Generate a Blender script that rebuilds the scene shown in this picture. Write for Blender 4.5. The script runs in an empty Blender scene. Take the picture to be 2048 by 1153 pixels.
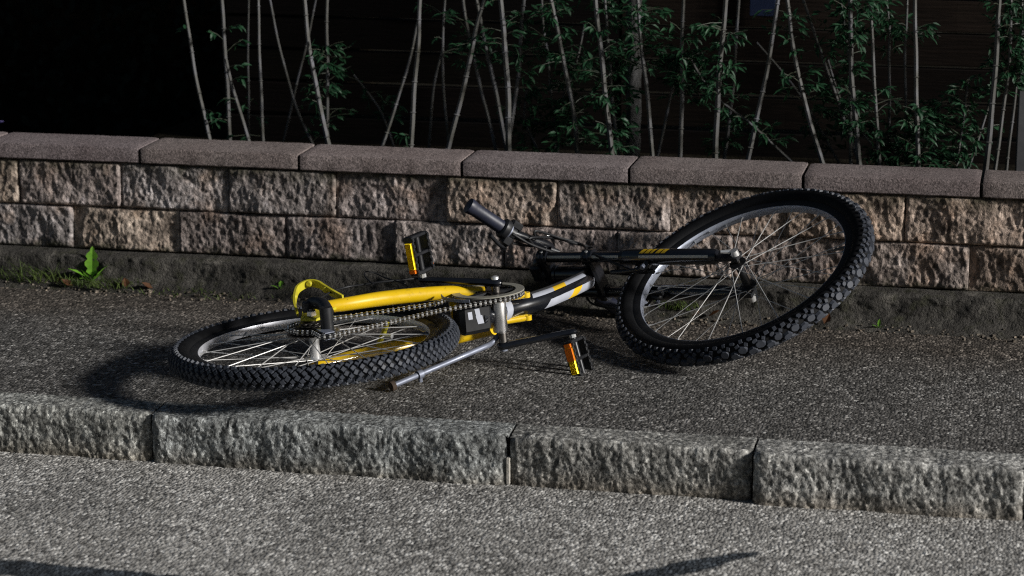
import bpy, math, random
from mathutils import Vector, Matrix, noise
R = math.radians
random.seed(7)

# ------------------------------------------------------------------ camera, sky, sun, exposure
scene = bpy.context.scene
col = scene.collection
cam_d = bpy.data.cameras.new('camera')
cam = bpy.data.objects.new('camera', cam_d)
col.objects.link(cam)
cam.location = (1.2200, -5.6430, 1.53)
cam.rotation_euler = (R(90 - 13.2), 0, R(12.2))
cam_d.sensor_width = 36.0
cam_d.lens = 5000 / 2048 * 36.0
cam_d.clip_end = 200
cam_d.dof.use_dof = True
cam_d.dof.focus_distance = 5.85
cam_d.dof.aperture_fstop = 4.0
scene.camera = cam

SUN_EL, SUN_AZ = R(20.5), R(13)          # low lamp-like light from the right, a little in front of the wall
SUN_DIR = Vector((math.cos(SUN_EL) * math.cos(SUN_AZ), -math.cos(SUN_EL) * math.sin(SUN_AZ), math.sin(SUN_EL)))
world = bpy.data.worlds.new('World')
scene.world = world
world.use_nodes = True
wn = world.node_tree
bg = wn.nodes['Background']
sky = wn.nodes.new('ShaderNodeTexSky')
sky.sky_type = 'NISHITA'
sky.sun_disc = False
sky.sun_elevation = SUN_EL
sky.sun_rotation = math.atan2(SUN_DIR.x, SUN_DIR.y)
wn.links.new(sky.outputs[0], bg.inputs[0])
bg.inputs[1].default_value = 0.028
sun_d = bpy.data.lights.new('sun', 'SUN')
sun_d.energy = 4.8
sun_d.angle = R(7.0)
sun_d.color = (1.0, 0.975, 0.94)
sun = bpy.data.objects.new('sun', sun_d)
col.objects.link(sun)
sun.rotation_euler = SUN_DIR.to_track_quat('Z', 'Y').to_euler()
sun.location = SUN_DIR * 12
scene.view_settings.view_transform = 'Standard'
scene.view_settings.look = 'None'
scene.view_settings.gamma = 1
scene.view_settings.exposure = 0.0
scene.cycles.max_bounces = 5
scene.cycles.use_denoising = False
scene.cycles.filter_width = 1.15
scene.cycles.sample_clamp_indirect = 2.0
scene.cycles.caustics_reflective = False
scene.cycles.caustics_refractive = False

# ------------------------------------------------------------------ helpers
class MB:
    def __init__(s): s.v = []; s.f = []
    def quadgrid(s, rows):
        """rows: list of equally long lists of points"""
        b = len(s.v); n = len(rows[0])
        for r in rows: s.v += [tuple(p) for p in r]
        for i in range(len(rows) - 1):
            for j in range(n - 1):
                a = b + i * n + j
                s.f.append((a, a + 1, a + n + 1, a + n))
        return s
    def tube(s, pts, rad, n=10, caps=True):
        pts = [Vector(p) for p in pts]
        if not isinstance(rad, (list, tuple)): rad = [rad] * len(pts)
        b = len(s.v); ref = None
        for i, p in enumerate(pts):
            t = (pts[min(i + 1, len(pts) - 1)] - pts[max(i - 1, 0)]).normalized()
            if ref is None:
                ref = t.orthogonal().normalized()
            ref = (ref - t * ref.dot(t)).normalized()
            w = t.cross(ref)
            for k in range(n):
                a = 2 * math.pi * k / n
                s.v.append(tuple(p + (ref * math.cos(a) + w * math.sin(a)) * rad[i]))
        for i in range(len(pts) - 1):
            for k in range(n):
                a = b + i * n + k; c = b + i * n + (k + 1) % n
                s.f.append((a, c, c + n, a + n))
        if caps:
            s.f.append(tuple(b + k for k in range(n))[::-1])
            e = b + (len(pts) - 1) * n
            s.f.append(tuple(e + k for k in range(n)))
        return s
    def lathe(s, o, ax, prof, n=24, closed=False):
        """prof: list of (t along axis, radius)"""
        o = Vector(o); ax = Vector(ax).normalized(); a1 = ax.orthogonal().normalized(); a2 = ax.cross(a1)
        b = len(s.v); m = len(prof)
        for k in range(n):
            a = 2 * math.pi * k / n
            d = a1 * math.cos(a) + a2 * math.sin(a)
            for t, r in prof: s.v.append(tuple(o + ax * t + d * r))
        for k in range(n):
            for i in range(m if closed else m - 1):
                p = b + k * m + i; q = b + k * m + (i + 1) % m
                p2 = b + ((k + 1) % n) * m + i; q2 = b + ((k + 1) % n) * m + (i + 1) % m
                s.f.append((p, p2, q2, q))
        return s
    def box(s, c, ax, h, bev=0.0):
        """oriented box; ax = three unit axes, h = half sizes, bev = chamfer of the long edges"""
        c = Vector(c); ax = [Vector(a) for a in ax]
        b = len(s.v)
        if bev <= 0:
            for x in (-1, 1):
                for y in (-1, 1):
                    for z in (-1, 1):
                        s.v.append(tuple(c + ax[0] * h[0] * x + ax[1] * h[1] * y + ax[2] * h[2] * z))
            for f in ((0, 1, 3, 2), (4, 6, 7, 5), (0, 4, 5, 1), (2, 3, 7, 6), (0, 2, 6, 4), (1, 5, 7, 3)):
                s.f.append(tuple(b + i for i in f))
        else:
            hx, hy, hz = h
            ring = [(hy - bev, hz), (hy, hz - bev), (hy, -hz + bev), (hy - bev, -hz), (-hy + bev, -hz), (-hy, -hz + bev), (-hy, hz - bev), (-hy + bev, hz)]
            st = [(-hx, (hy - bev) / hy, (hz - bev) / hz), (-hx + bev, 1, 1), (hx - bev, 1, 1), (hx, (hy - bev) / hy, (hz - bev) / hz)]
            for x, ky, kz in st:
                for y, z in ring: s.v.append(tuple(c + ax[0] * x + ax[1] * y * ky + ax[2] * z * kz))
            for i in range(3):
                for k in range(8):
                    a = b + i * 8 + k; d = b + i * 8 + (k + 1) % 8
                    s.f.append((a, d, d + 8, a + 8))
            s.f.append(tuple(b + k for k in range(8))[::-1]); s.f.append(tuple(b + 24 + k for k in range(8)))
        return s
    def strip(s, pts, ax, half, thick):
        """flat bar bent along pts; ax = direction of its width, thick = thickness across"""
        pts = [Vector(p) for p in pts]; ax = Vector(ax).normalized()
        rows = []
        for i, p in enumerate(pts):
            t = (pts[min(i + 1, len(pts) - 1)] - pts[max(i - 1, 0)]).normalized()
            w = t.cross(ax).normalized() * thick * .5; a = ax * half
            rows.append([p + a + w, p - a + w, p - a - w, p + a - w, p + a + w])
        s.quadgrid(rows)
        b = len(s.v) - 5 * len(pts)
        s.f.append((b, b + 1, b + 2, b + 3)); e = len(s.v) - 5
        s.f.append((e + 3, e + 2, e + 1, e))
        return s
    def mesh(s, name, off=None, smooth=True, ang=38):
        me = bpy.data.meshes.new(name)
        v = s.v if off is None else [(x - off[0], y - off[1], z - off[2]) for x, y, z in s.v]
        me.from_pydata(v, [], s.f)
        me.update()
        if smooth:
            me.polygons.foreach_set('use_smooth', [True] * len(me.polygons))
            me.set_sharp_from_angle(angle=R(ang))
        return me

def link(name, me, mat=None, parent=None):
    o = bpy.data.objects.new(name, me)
    col.objects.link(o)
    if mat is not None and not me.materials: me.materials.append(mat)
    o.parent = parent
    return o
def tag(o, label=None, cat=None, group=None, kind=None):
    if label: o['label'] = label
    if cat: o['category'] = cat
    if group: o['group'] = group
    if kind: o['kind'] = kind
    return o
def empty(name, loc=(0, 0, 0)):
    o = bpy.data.objects.new(name, None); col.objects.link(o); o.location = loc
    o.empty_display_size = .1
    return o
def smoothpts(pts, n=6):
    """Catmull-Rom through pts"""
    P = [Vector(p) for p in pts]; out = []
    for i in range(len(P) - 1):
        a = P[max(i - 1, 0)]; b = P[i]; c = P[i + 1]; d = P[min(i + 2, len(P) - 1)]
        for k in range(n):
            t = k / n
            out.append(.5 * ((2 * b) + (c - a) * t + (2 * a - 5 * b + 4 * c - d) * t * t + (-a + 3 * b - 3 * c + d) * t ** 3))
    out.append(P[-1]); return out

# ------------------------------------------------------------------ materials
class NT:
    def __init__(s, name):
        s.m = bpy.data.materials.new(name); s.m.use_nodes = True
        s.t = s.m.node_tree; s.b = s.t.nodes['Principled BSDF']
        s.co = s.n('ShaderNodeTexCoord').outputs['Object']
    def n(s, typ, **kw):
        x = s.t.nodes.new(typ)
        for k, v in kw.items(): setattr(x, k, v)
        return x
    def l(s, a, b): s.t.links.new(a, b)
    def noise(s, scale, detail=4, rough=.6, co=None, dist=0):
        x = s.n('ShaderNodeTexNoise'); x.inputs['Scale'].default_value = scale
        x.inputs['Detail'].default_value = detail; x.inputs['Roughness'].default_value = rough; x.inputs['Distortion'].default_value = dist
        s.l(co or s.co, x.inputs['Vector']); return x.outputs['Fac']
    def vor(s, scale, out='Color', co=None, feature='F1'):
        x = s.n('ShaderNodeTexVoronoi', feature=feature); x.inputs['Scale'].default_value = scale
        s.l(co or s.co, x.inputs['Vector']); return x.outputs[out]
    def ramp(s, fac, stops):
        x = s.n('ShaderNodeValToRGB'); s.l(fac, x.inputs[0]); e = x.color_ramp.elements
        while len(e) < len(stops): e.new(.5)
        for i, (p, c) in enumerate(stops):
            e[i].position = p; e[i].color = (c, c, c, 1) if isinstance(c, (int, float)) else (*c, 1)
        return x.outputs[0]
    def mix(s, fac, a, b, mode='MIX'):
        x = s.n('ShaderNodeMix', data_type='RGBA', blend_type=mode)
        for k, v in ((0, fac), (6, a), (7, b)):
            sock = x.inputs[k]
            if isinstance(v, (int, float)): sock.default_value = v if k == 0 else (v, v, v, 1)
            elif isinstance(v, tuple): sock.default_value = (*v, 1)
            else: s.l(v, sock)
        return x.outputs[2]
    def math(s, op, a, b=0.0, clamp=False):
        x = s.n('ShaderNodeMath', operation=op, use_clamp=clamp)
        for i, v in enumerate((a, b)):
            if isinstance(v, (int, float)): x.inputs[i].default_value = v
            else: s.l(v, x.inputs[i])
        return x.outputs[0]
    def sep(s, co=None):
        x = s.n('ShaderNodeSeparateXYZ'); s.l(co or s.co, x.inputs[0]); return x.outputs
    def scaled(s, sc):
        x = s.n('ShaderNodeMapping'); s.l(s.co, x.inputs['Vector']); x.inputs['Scale'].default_value = sc; return x.outputs[0]
    def bump(s, h, dist=.003, strength=1.0, prev=None):
        x = s.n('ShaderNodeBump'); s.l(h, x.inputs['Height'])
        x.inputs['Distance'].default_value = dist; x.inputs['Strength'].default_value = strength
        if prev is not None: s.l(prev, x.inputs['Normal'])
        s.l(x.outputs[0], s.b.inputs['Normal']); return x.outputs[0]
    def set(s, color=None, rough=None, metal=None, spec=None, coat=None):
        for key, v in (('Base Color', color), ('Roughness', rough), ('Metallic', metal), ('Specular IOR Level', spec), ('Coat Weight', coat)):
            if v is None: continue
            i = s.b.inputs[key]
            if isinstance(v, (int, float)) and key != 'Base Color': i.default_value = v
            elif isinstance(v, tuple): i.default_value = (*v, 1)
            else: s.l(v, i)
        return s.m

M = {}
def asphalt(name, dark, mid, light, scale, bdist, patch=None, brown_band=False):
    q = NT(name)
    sc_ = q.scaled((1.0, .6, 1.0))
    cell = q.vor(scale, 'Color', sc_); g = q.sep(cell)[0]
    stone = q.ramp(g, [(0.0, dark), (.42, mid), (.72, mid), (1.0, light)])
    fine = q.ramp(q.noise(scale * 2.2, 3, .7, sc_), [(.3, .55), (.7, 1.4)])
    big = q.ramp(q.noise(2.6, 6, .68, dist=.4), [(.30, .66), (.52, 1.0), (.74, 1.22)])
    c = q.mix(1.0, q.mix(1.0, stone, fine, 'MULTIPLY'), big, 'MULTIPLY')
    spec = .25
    gl = q.ramp(q.sep(q.vor(scale * .8, 'Color', q.scaled((1.03, .97, 1))))[1], [(.965 if not brown_band else .978, 0.0), (.985 if not brown_band else .99, 1.0)])
    c = q.mix(q.math('MULTIPLY', gl, .75 if not brown_band else .45), c, (.85, .83, .78))           # pale quartz chips, painted in as glints
    st = q.ramp(q.noise(5.5, 5, .7, dist=.8), [(.60, 0.0), (.70, .5)])
    c = q.mix(st, c, q.mix(1.0, c, (.50, .47, .43), 'MULTIPLY'))         # old oil and dirt stains
    if brown_band:                                                       # darker and browner towards the wall side
        y = q.math('ADD', q.sep()[1], q.math('MULTIPLY', q.math('SUBTRACT', q.noise(2.6, 5, .6), .5), .55))
        c = q.mix(q.ramp(y, [(.02, 0.0), (.30, .75)]), c, q.mix(1.0, c, (.62, .53, .45), 'MULTIPLY'))
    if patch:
        for (x0, y0, x1, y1, w) in patch:                        # dark bluish streaks on the carriageway
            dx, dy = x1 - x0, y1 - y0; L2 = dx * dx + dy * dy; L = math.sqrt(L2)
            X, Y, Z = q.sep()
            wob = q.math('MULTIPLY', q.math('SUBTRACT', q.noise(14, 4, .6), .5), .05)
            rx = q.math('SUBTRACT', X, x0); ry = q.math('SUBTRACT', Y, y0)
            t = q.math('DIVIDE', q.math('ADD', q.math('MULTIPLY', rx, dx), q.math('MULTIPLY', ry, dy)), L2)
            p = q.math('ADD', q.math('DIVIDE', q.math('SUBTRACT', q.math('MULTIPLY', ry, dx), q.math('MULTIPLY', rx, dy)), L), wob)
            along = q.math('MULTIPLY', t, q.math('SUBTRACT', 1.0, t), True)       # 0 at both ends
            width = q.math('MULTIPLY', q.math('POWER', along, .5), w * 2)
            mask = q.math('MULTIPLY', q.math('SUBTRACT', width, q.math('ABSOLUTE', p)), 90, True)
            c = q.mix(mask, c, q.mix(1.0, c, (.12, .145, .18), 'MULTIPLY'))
    h1 = q.vor(scale, 'Distance', sc_)
    h = q.math('ADD', q.math('MULTIPLY', h1, -1.1), q.math('MULTIPLY', q.noise(scale * 1.6, 3, .7, sc_), .9))
    h = q.math('ADD', h, q.math('MULTIPLY', q.noise(scale * .22, 3, .6), .9))
    q.bump(h, bdist, 1.0)
    return q.set(color=c, rough=.72, spec=spec)
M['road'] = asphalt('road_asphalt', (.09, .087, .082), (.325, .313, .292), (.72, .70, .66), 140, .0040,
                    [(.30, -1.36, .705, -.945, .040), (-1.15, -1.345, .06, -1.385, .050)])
M['pave'] = asphalt('pavement_asphalt', (.026, .025, .023), (.108, .103, .096), (.32, .305, .285), 150, .0036, brown_band=True)

def stone(name, stops, bscale, bdist, moss=False, tint=True, ochre=True):
    q = NT(name)
    c = q.ramp(q.noise(16, 5, .65), stops)
    c = q.mix(1.0, c, q.ramp(q.noise(90, 4, .7), [(.3, .55), (.7, 1.4)]), 'MULTIPLY')
    st = q.ramp(q.noise(62, 4, .65, q.scaled((1, 1, .42))), [(.34, .38), (.5, .95), (.68, 1.75)])
    c = q.mix(1.0, c, st, 'MULTIPLY')
    if not ochre:                                                  # granite: crystals, and road grime up the foot of the stone
        c = q.mix(1.0, c, q.ramp(q.sep(q.vor(210))[0], [(0, .5), (.5, 1.0), (.85, 1.15), (1, 1.9)]), 'MULTIPLY')
        gz = q.math('ADD', q.sep()[2], q.math('MULTIPLY', q.math('SUBTRACT', q.noise(18, 4, .6), .5), .06))
        c = q.mix(q.ramp(gz, [(-.01, .6), (.045, 0.0)]), c, q.mix(1.0, c, (.62, .50, .38), 'MULTIPLY'))
    if ochre: c = q.mix(q.ramp(q.noise(9, 3, .6), [(.52, 0.0), (.68, .5)]), c, q.mix(1.0, c, (1.15, .90, .68), 'MULTIPLY'))
    if tint:
        oi = q.n('ShaderNodeObjectInfo'); c = q.mix(1.0, c, oi.outputs['Color'], 'MULTIPLY')
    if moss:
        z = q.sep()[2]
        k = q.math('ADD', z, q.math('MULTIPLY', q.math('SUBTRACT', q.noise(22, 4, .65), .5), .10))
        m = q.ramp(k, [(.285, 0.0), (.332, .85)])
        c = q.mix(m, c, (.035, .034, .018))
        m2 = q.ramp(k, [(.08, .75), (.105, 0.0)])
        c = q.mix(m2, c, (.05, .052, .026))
    h = q.math('ADD', q.noise(bscale, 4, .7), q.math('MULTIPLY', q.vor(bscale * .8, 'Distance'), .6))
    q.bump(h, bdist, 1.0)
    return q.set(color=c, rough=.85, spec=.2)
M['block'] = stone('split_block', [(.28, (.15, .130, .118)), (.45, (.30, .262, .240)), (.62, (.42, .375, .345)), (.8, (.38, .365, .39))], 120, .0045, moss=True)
M['granite'] = stone('kerb_granite', [(.3, (.16, .16, .155)), (.5, (.27, .27, .262)), (.7, (.40, .40, .39))], 110, .005, tint=True, ochre=False)
q = NT('capstone_concrete')
c = q.ramp(q.noise(6, 4, .6), [(.3, (.16, .130, .124)), (.7, (.22, .188, .180))])
c = q.mix(1.0, c, q.ramp(q.sep(q.vor(260))[0], [(0, .55), (.5, 1.0), (1, 1.5)]), 'MULTIPLY')
c = q.mix(1.0, c, q.n('ShaderNodeObjectInfo').outputs['Color'], 'MULTIPLY')
q.bump(q.noise(260, 3, .7), .0022)
M['cap'] = q.set(color=c, rough=.85, spec=.2)
q = NT('footing_concrete')
c = q.ramp(q.noise(11, 6, .7), [(.3, (.030, .028, .025)), (.55, (.075, .070, .062)), (.75, (.20, .185, .16))])
c = q.mix(q.ramp(q.noise(26, 4, .6), [(.52, 0.0), (.66, .6)]), c, (.04, .042, .022))
q.bump(q.math('ADD', q.noise(45, 5, .7), q.noise(150, 3, .7)), .012)
M['footing'] = q.set(color=c, rough=.9, spec=.15)
q = NT('dark_mortar'); M['mortar'] = q.set(color=q.ramp(q.noise(60), [(.3, (.03, .027, .022)), (.7, (.07, .06, .05))]), rough=.95)
q = NT('pale_mortar'); q.bump(q.noise(200), .002); M['pale'] = q.set(color=q.ramp(q.noise(80), [(.3, (.30, .28, .24)), (.7, (.5, .47, .42))]), rough=.9)
q = NT('garden_soil'); q.bump(q.noise(40, 5, .7), .02)
M['soil'] = q.set(color=q.ramp(q.noise(25, 5), [(.3, (.008, .007, .005)), (.7, (.022, .018, .012))]), rough=1.0, spec=.05)
def wood(name, a, b):
    q = NT(name)
    g = q.noise(9, 5, .65, q.scaled((1, 6, 16)))
    c = q.ramp(g, [(.3, a), (.7, b)])
    c = q.mix(1.0, c, q.n('ShaderNodeObjectInfo').outputs['Color'], 'MULTIPLY')
    q.bump(g, .004, .6)
    return q.set(color=c, rough=.85, spec=.1)
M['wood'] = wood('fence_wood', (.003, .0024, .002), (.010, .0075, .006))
q = NT('bark'); g = q.noise(22, 6, .7, dist=.6); q.bump(g, .02)
M['bark'] = q.set(color=q.ramp(g, [(.35, (.015, .014, .012)), (.62, (.10, .10, .10))]), rough=.9)
q = NT('cane'); g = q.noise(26, 4, .6, q.scaled((1, 1, .5)))
M['cane'] = q.set(color=q.mix(1.0, q.ramp(g, [(.3, (.030, .028, .018)), (.5, (.085, .084, .078)), (.72, (.13, .132, .155))]), q.n('ShaderNodeObjectInfo').outputs['Color'], 'MULTIPLY'), rough=.55, spec=.4)
def leafmat(name, a, b, rough=.5):
    q = NT(name)
    m = q.set(color=q.ramp(q.noise(35, 3, .6), [(.32, a), (.7, b)]), rough=rough, spec=.3)
    tr = q.n('ShaderNodeBsdfTranslucent'); tr.inputs[0].default_value = (*[x * 1.1 for x in b], 1)
    ms = q.n('ShaderNodeMixShader'); ms.inputs[0].default_value = .22
    out = q.t.nodes['Material Output']
    q.l(q.b.outputs[0], ms.inputs[1]); q.l(tr.outputs[0], ms.inputs[2]); q.l(ms.outputs[0], out.inputs[0])
    return m
M['leaf'] = leafmat('bamboo_leaf', (.007, .034, .015), (.024, .078, .033))
M['weed'] = leafmat('weed_leaf', (.10, .26, .02), (.20, .42, .045))
M['hedge'] = leafmat('hedge_leaf', (.002, .005, .002), (.005, .011, .005), .8)  # near-black leaves: deep shade put into the colour
M['grass'] = leafmat('grass_blade', (.04, .075, .012), (.10, .14, .03), .7)
M['dry'] = leafmat('dry_leaf', (.06, .025, .010), (.14, .06, .024), .7)
M['petal'] = leafmat('petal', (.10, .08, .25), (.22, .18, .42), .6)
def flat(name, c, rough, metal=0.0, spec=.5, var=.25, scale=30, coat=0.0, bump=0.0):
    q = NT(name)
    lo = tuple(x * (1 - var) for x in c); hi = tuple(min(1, x * (1 + var)) for x in c)
    g = q.noise(scale, 5, .65)
    if bump: q.bump(q.noise(scale * 8, 3), bump)
    rr = q.ramp(q.noise(scale * .7, 4, .6), [(.3, max(.03, rough * .75)), (.7, min(1, rough * 1.35))])
    if coat: q.b.inputs['Coat Roughness'].default_value = .17
    return q.set(color=q.ramp(g, [(.3, lo), (.7, hi)]), rough=rr, metal=metal, spec=spec, coat=coat)
M['rubber'] = flat('tyre_rubber', (.006, .0062, .007), .65, spec=.15, bump=.0005)
M['tread'] = flat('tread_rubber', (.040, .045, .057), .55, spec=.4)
M['black'] = flat('black_paint', (.008, .009, .012), .22, spec=.6, coat=.4)
M['plastic'] = flat('black_plastic', (.012, .0128, .015), .42, spec=.45)
M['matt'] = flat('matt_black', (.009, .0095, .011), .55, spec=.35)
M['grip'] = flat('rubber_grip', (.018, .021, .038), .45, spec=.5)
q = NT('yellow_paint')
c = q.ramp(q.noise(14, 5, .65), [(.3, (.74, .475, .006)), (.7, (.82, .535, .008))])
c = q.mix(q.ramp(q.noise(24, 6, .72), [(.58, 0.0), (.70, .7)]), c, (.26, .14, .012))
c = q.mix(q.ramp(q.noise(160, 3, .7, q.scaled((1, .25, 1))), [(.68, 0.0), (.72, .7)]), c, (.10, .07, .03))
q.b.inputs['Coat Roughness'].default_value = .13
M['yellow'] = q.set(color=c, rough=q.ramp(q.noise(20, 5, .7), [(.35, .22), (.65, .5)]), spec=.5, coat=1.0)
M['yellow2'] = flat('faded_yellow_paint', (.52, .46, .03), .4, spec=.45, var=.15)
M['silver'] = flat('worn_alloy', (.22, .24, .30), .5, metal=.4, var=.25)
M['rimdark'] = flat('dark_rim_alloy', (.46, .50, .60), .40, metal=.6, var=.15)
M['rim'] = flat('rim_alloy', (.72, .73, .78), .38, metal=.6, var=.12)
M['chrome'] = flat('bright_steel', (.85, .85, .84), .28, metal=.7, var=.08)
M['shell'] = flat('dark_chrome', (.85, .85, .86), .30, metal=1.0, var=.05)
M['spoke'] = flat('spoke_steel', (.58, .57, .55), .42, metal=.4, var=.15)
M['darksteel'] = flat('oily_steel', (.14, .13, .12), .4, metal=1.0, var=.3)
M['white'] = flat('white_decal', (.42, .44, .50), .35, var=.1)
M['ydecal'] = flat('yellow_decal', (.80, .50, .02), .35, var=.06)
M['stripe'] = flat('pale_stripe', (.60, .57, .50), .4, var=.1)  # highlight on the black fork, painted as a pale colour
M['ringgrey'] = flat('grey_guard', (.26, .25, .21), .35, spec=.6, var=.15)
M['rust'] = flat('rusty_tip', (.055, .035, .022), .85, var=.4)
M['reflect'] = flat('amber_reflector', (1.0, .74, .02), .34, metal=.85, var=.03)
M['reflect2'] = flat('orange_reflector', (.95, .22, .01), .45, metal=.5, var=.05)
M['blue'] = flat('blue_sign', (.006, .016, .06), .6, var=.2)
M['greypost'] = flat('pale_post', (.10, .10, .105), .7, var=.2)

# ------------------------------------------------------------------ the setting
def sheet(name, x0, x1, y0, y1, z, mat, nx=2, ny=2):
    mb = MB()
    mb.quadgrid([[(x0 + (x1 - x0) * i / nx, y0 + (y1 - y0) * j / ny, z) for i in range(nx + 1)] for j in range(ny + 1)])
    return tag(link(name, mb.mesh(name, smooth=False), mat), kind='structure')
sheet('road', -40, 40, -40, -.60, -.106, M['road'])
sheet('pavement', -40, 40, -.575, .62, 0.0, M['pave'])
mb = MB()
mb.quadgrid([[(x, y, z) for x, z in ((-40, .02), (-1.62, .02), (-1.40, .26), (3.2, .29), (40, .29))] for y in (.66, 2.0, 40)])
tag(link('garden_soil', mb.mesh('garden_soil', smooth=False), M['soil']), kind='structure')

# rough granite kerb, stone by stone
def fr(p, s): return noise.noise(Vector(p) * s)
kerb = tag(empty('kerb', (0, -.62, -.106)), kind='structure')
kx = [-3.8, -3.0, -2.23, -1.43, -.677, .128, .653, 1.215, 2.0, 2.75, 3.6]
tints = [(1, 1, 1), (1, 1, 1), (.95, .97, 1), (1.05, 1.05, 1.0), (.92, .95, .95), (.92, .90, .86), (1.12, 1.10, 1.06), (.95, .95, .95), (1, 1, 1), (1, 1, 1)]
proud = [0, 0, .004, -.002, .004, -.003, .014, .004, .004, 0]
for i in range(len(kx) - 1):
    x0, x1 = kx[i] + .003, kx[i + 1] - .003
    nx = int((x1 - x0) / .0036)
    prof = []                                                       # (y, z, which) from the foot of the face, over the edge, to the back
    for k in range(29): prof.append((0.0, -.125 + .116 * k / 28, 0))
    prof += [(.003, -.0045, 1), (.009, -.0005, 1)]
    for k in range(1, 14): prof.append((.009 + .096 * k / 13, 0.0, 2))
    rows = []
    for y, z, w in prof:
        row = []
        for j in range(nx + 1):
            x = x0 + (x1 - x0) * j / nx
            p = Vector((x * 1.0 + i * 3.1 + z * .35, y, z * .5))
            ed = min((x - x0), (x1 - x)) / .02
            rnd = 0 if ed > 1 else (1 - ed) ** 2 * .012
            big = fr(p, 9) * .010
            chip = abs(fr(p + Vector((5, 1, 2)), 38)) * .004 + (.2 - abs(fr(p + Vector((1, 7, 2)), 84))) * .0058 + abs(fr(p, 160)) * .0042
            dip = fr((x, 0, i * 9.0), 6) * .006 - max(0, fr((x, 3.0, i), 17)) * .010
            if w == 0:
                row.append((x, -.645 - proud[i] + y + big * .8 - chip + rnd + .006, z + (dip if k > 99 else dip * max(0, (z + .125) / .116))))
            elif w == 1:
                row.append((x, -.645 - proud[i] + y + big * .8 - chip * .7 + rnd + .006, z + .006 + dip - rnd * .3))
            else:
                u = (y - .009) / .096
                row.append((x, -.645 - proud[i] * (1 - u) + y + big * .8 * (1 - u), .006 + dip * (1 - u) + (chip - .006) * .45 - rnd * .3 * (1 - u)))
        rows.append(row)
    # side faces
    mb = MB(); mb.quadgrid(rows)
    for e, rev in ((0, 0), (nx, 1)):
        b = len(mb.v)
        pts = [r[e] for r in rows] + [(rows[-1][e][0], rows[-1][e][1], -.125)]
        mb.v += pts; f = tuple(b + k for k in range(len(pts))); mb.f.append(f[::-1] if rev else f)
    o = link('kerb_stone', mb.mesh('kerb_stone', off=(0, -.62, -.106), ang=60), M['granite'], kerb)
    o.color = (*tints[i], 1)
mb = MB()
mb.box((.1285, -.625, -.075), ((1, 0, 0), (0, 1, 0), (0, 0, 1)), (.0045, .012, .030), .002)
link('pale_mortar', mb.mesh('pale_mortar', off=(0, -.62, -.106)), M['pale'], kerb)
mb = MB().box((0, -.55, -.08), ((1, 0, 0), (0, 1, 0), (0, 0, 1)), (6, .06, .07))
link('mortar_bed', mb.mesh('mortar_bed', off=(0, -.62, -.106), smooth=False), M['mortar'], kerb)

# ------------------------------------------------------------------ the low retaining wall
WB = (0, .59, 0)
wall = tag(empty('retaining_wall', WB), 'low retaining wall of rough split stone blocks under pinkish grey capstones', 'wall')
def rock_block(x0, x1, z0, z1, seed, bulge=.010):
    nx = max(8, int((x1 - x0) / .0034)); nz = int((z1 - z0) / .0042)
    rows = []
    sv = Vector((seed * 3.7, seed * 1.3, seed * 5.1))
    rn = random.Random(seed * 13); chipbias = (rn.uniform(-.45, .30), rn.uniform(-.45, .30))
    for k in range(nz + 1):
        row = []
        for j in range(nx + 1):
            x = x0 + (x1 - x0) * j / nx; z = z0 + (z1 - z0) * k / nz
            p = Vector((x + z * .15, z * .62, 0)) + sv
            e = min(1, min((z - z0) * 1.1, (z1 - z) * 1.4) / .009); e = e * (2 - e)
            ex = min(1, min(x - x0, x1 - x) / .006); e *= .45 + .55 * ex
            d = bulge + fr(p, 6) * .012
            d += fr(p + Vector((0, 0, 4)), 20) * .0045
            d += (.22 - abs(fr(p + Vector((3, 0, 9)), 48))) * .006 + (abs(fr(p, 100)) - .2) * .0048 + fr(p, 190) * .0015
            for sd, xe in ((1, x0), (2, x1)):                       # knocked-off ends
                w = max(0.0, fr((z * 1.0, seed * 1.7 + sd * 5, 0.3), 11) + chipbias[sd - 1]) * .085
                if w > .002:
                    t = abs(x - xe) / w
                    if t < 1: d -= (1 - t) * (.30 * w + .004)
            row.append((x, .59 - d * e, z))
        rows.append(row)
    back = lambda r: [(x, .70, z) for x, y, z in r]
    mb = MB(); mb.quadgrid(rows)
    mb.quadgrid([back(rows[0]), rows[0]]); mb.quadgrid([rows[-1], back(rows[-1])])
    l = [r[0] for r in rows]; rr = [r[-1] for r in rows]
    mb.quadgrid([l, back(l)]); mb.quadgrid([back(rr), rr])
    return mb
random.seed(11)
bt = [(1.0, .95, .92), (.88, .86, .90), (1.08, 1.0, .93), (.84, .79, .79), (1.0, 1.0, 1.04), (1.12, 1.02, .90)]
seed = 0
c1 = [-3.28, -2.984, -2.686, -2.39, -2.092, -1.794, -1.494, -1.2, -.899, -.601, -.302, -.007, .289, .586, .884, 1.182, 1.48, 1.78, 2.08, 2.38, 2.68, 2.98]
c2 = [-3.13, -2.834, -2.536, -2.238, -1.94, -1.642, -1.342, -1.04, -.74, -.442, -.146, .152, .451, .754, 1.048, 1.346, 1.644, 1.942, 2.24, 2.54, 2.84, 3.14]
for xs, z0, z1 in ((c1, .2038, .3265), (c2, .087, .2022)):
    for i in range(len(xs) - 1):
        seed += 1
        mb = rock_block(xs[i] + .0009, xs[i + 1] - .0009, z0, z1, seed, random.uniform(.004, .016))
        o = link('block', mb.mesh('block', off=WB, ang=60), M['block'], wall)
        t = random.choice(bt); k = random.uniform(.70, 1.12); u = max(-1, min(1, xs[i] / 1.2)); t = (t[0] * (1.04 + .05 * u), t[1], t[2] * (.95 - .05 * u)); o.color = (t[0] * k, t[1] * k, t[2] * k, 1)
caps = [-3.346, -2.905, -2.464, -2.023, -1.582, -1.141, -.699, -.258, .182, .627, 1.07, 1.512, 1.953, 2.394, 2.835, 3.276]
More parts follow.
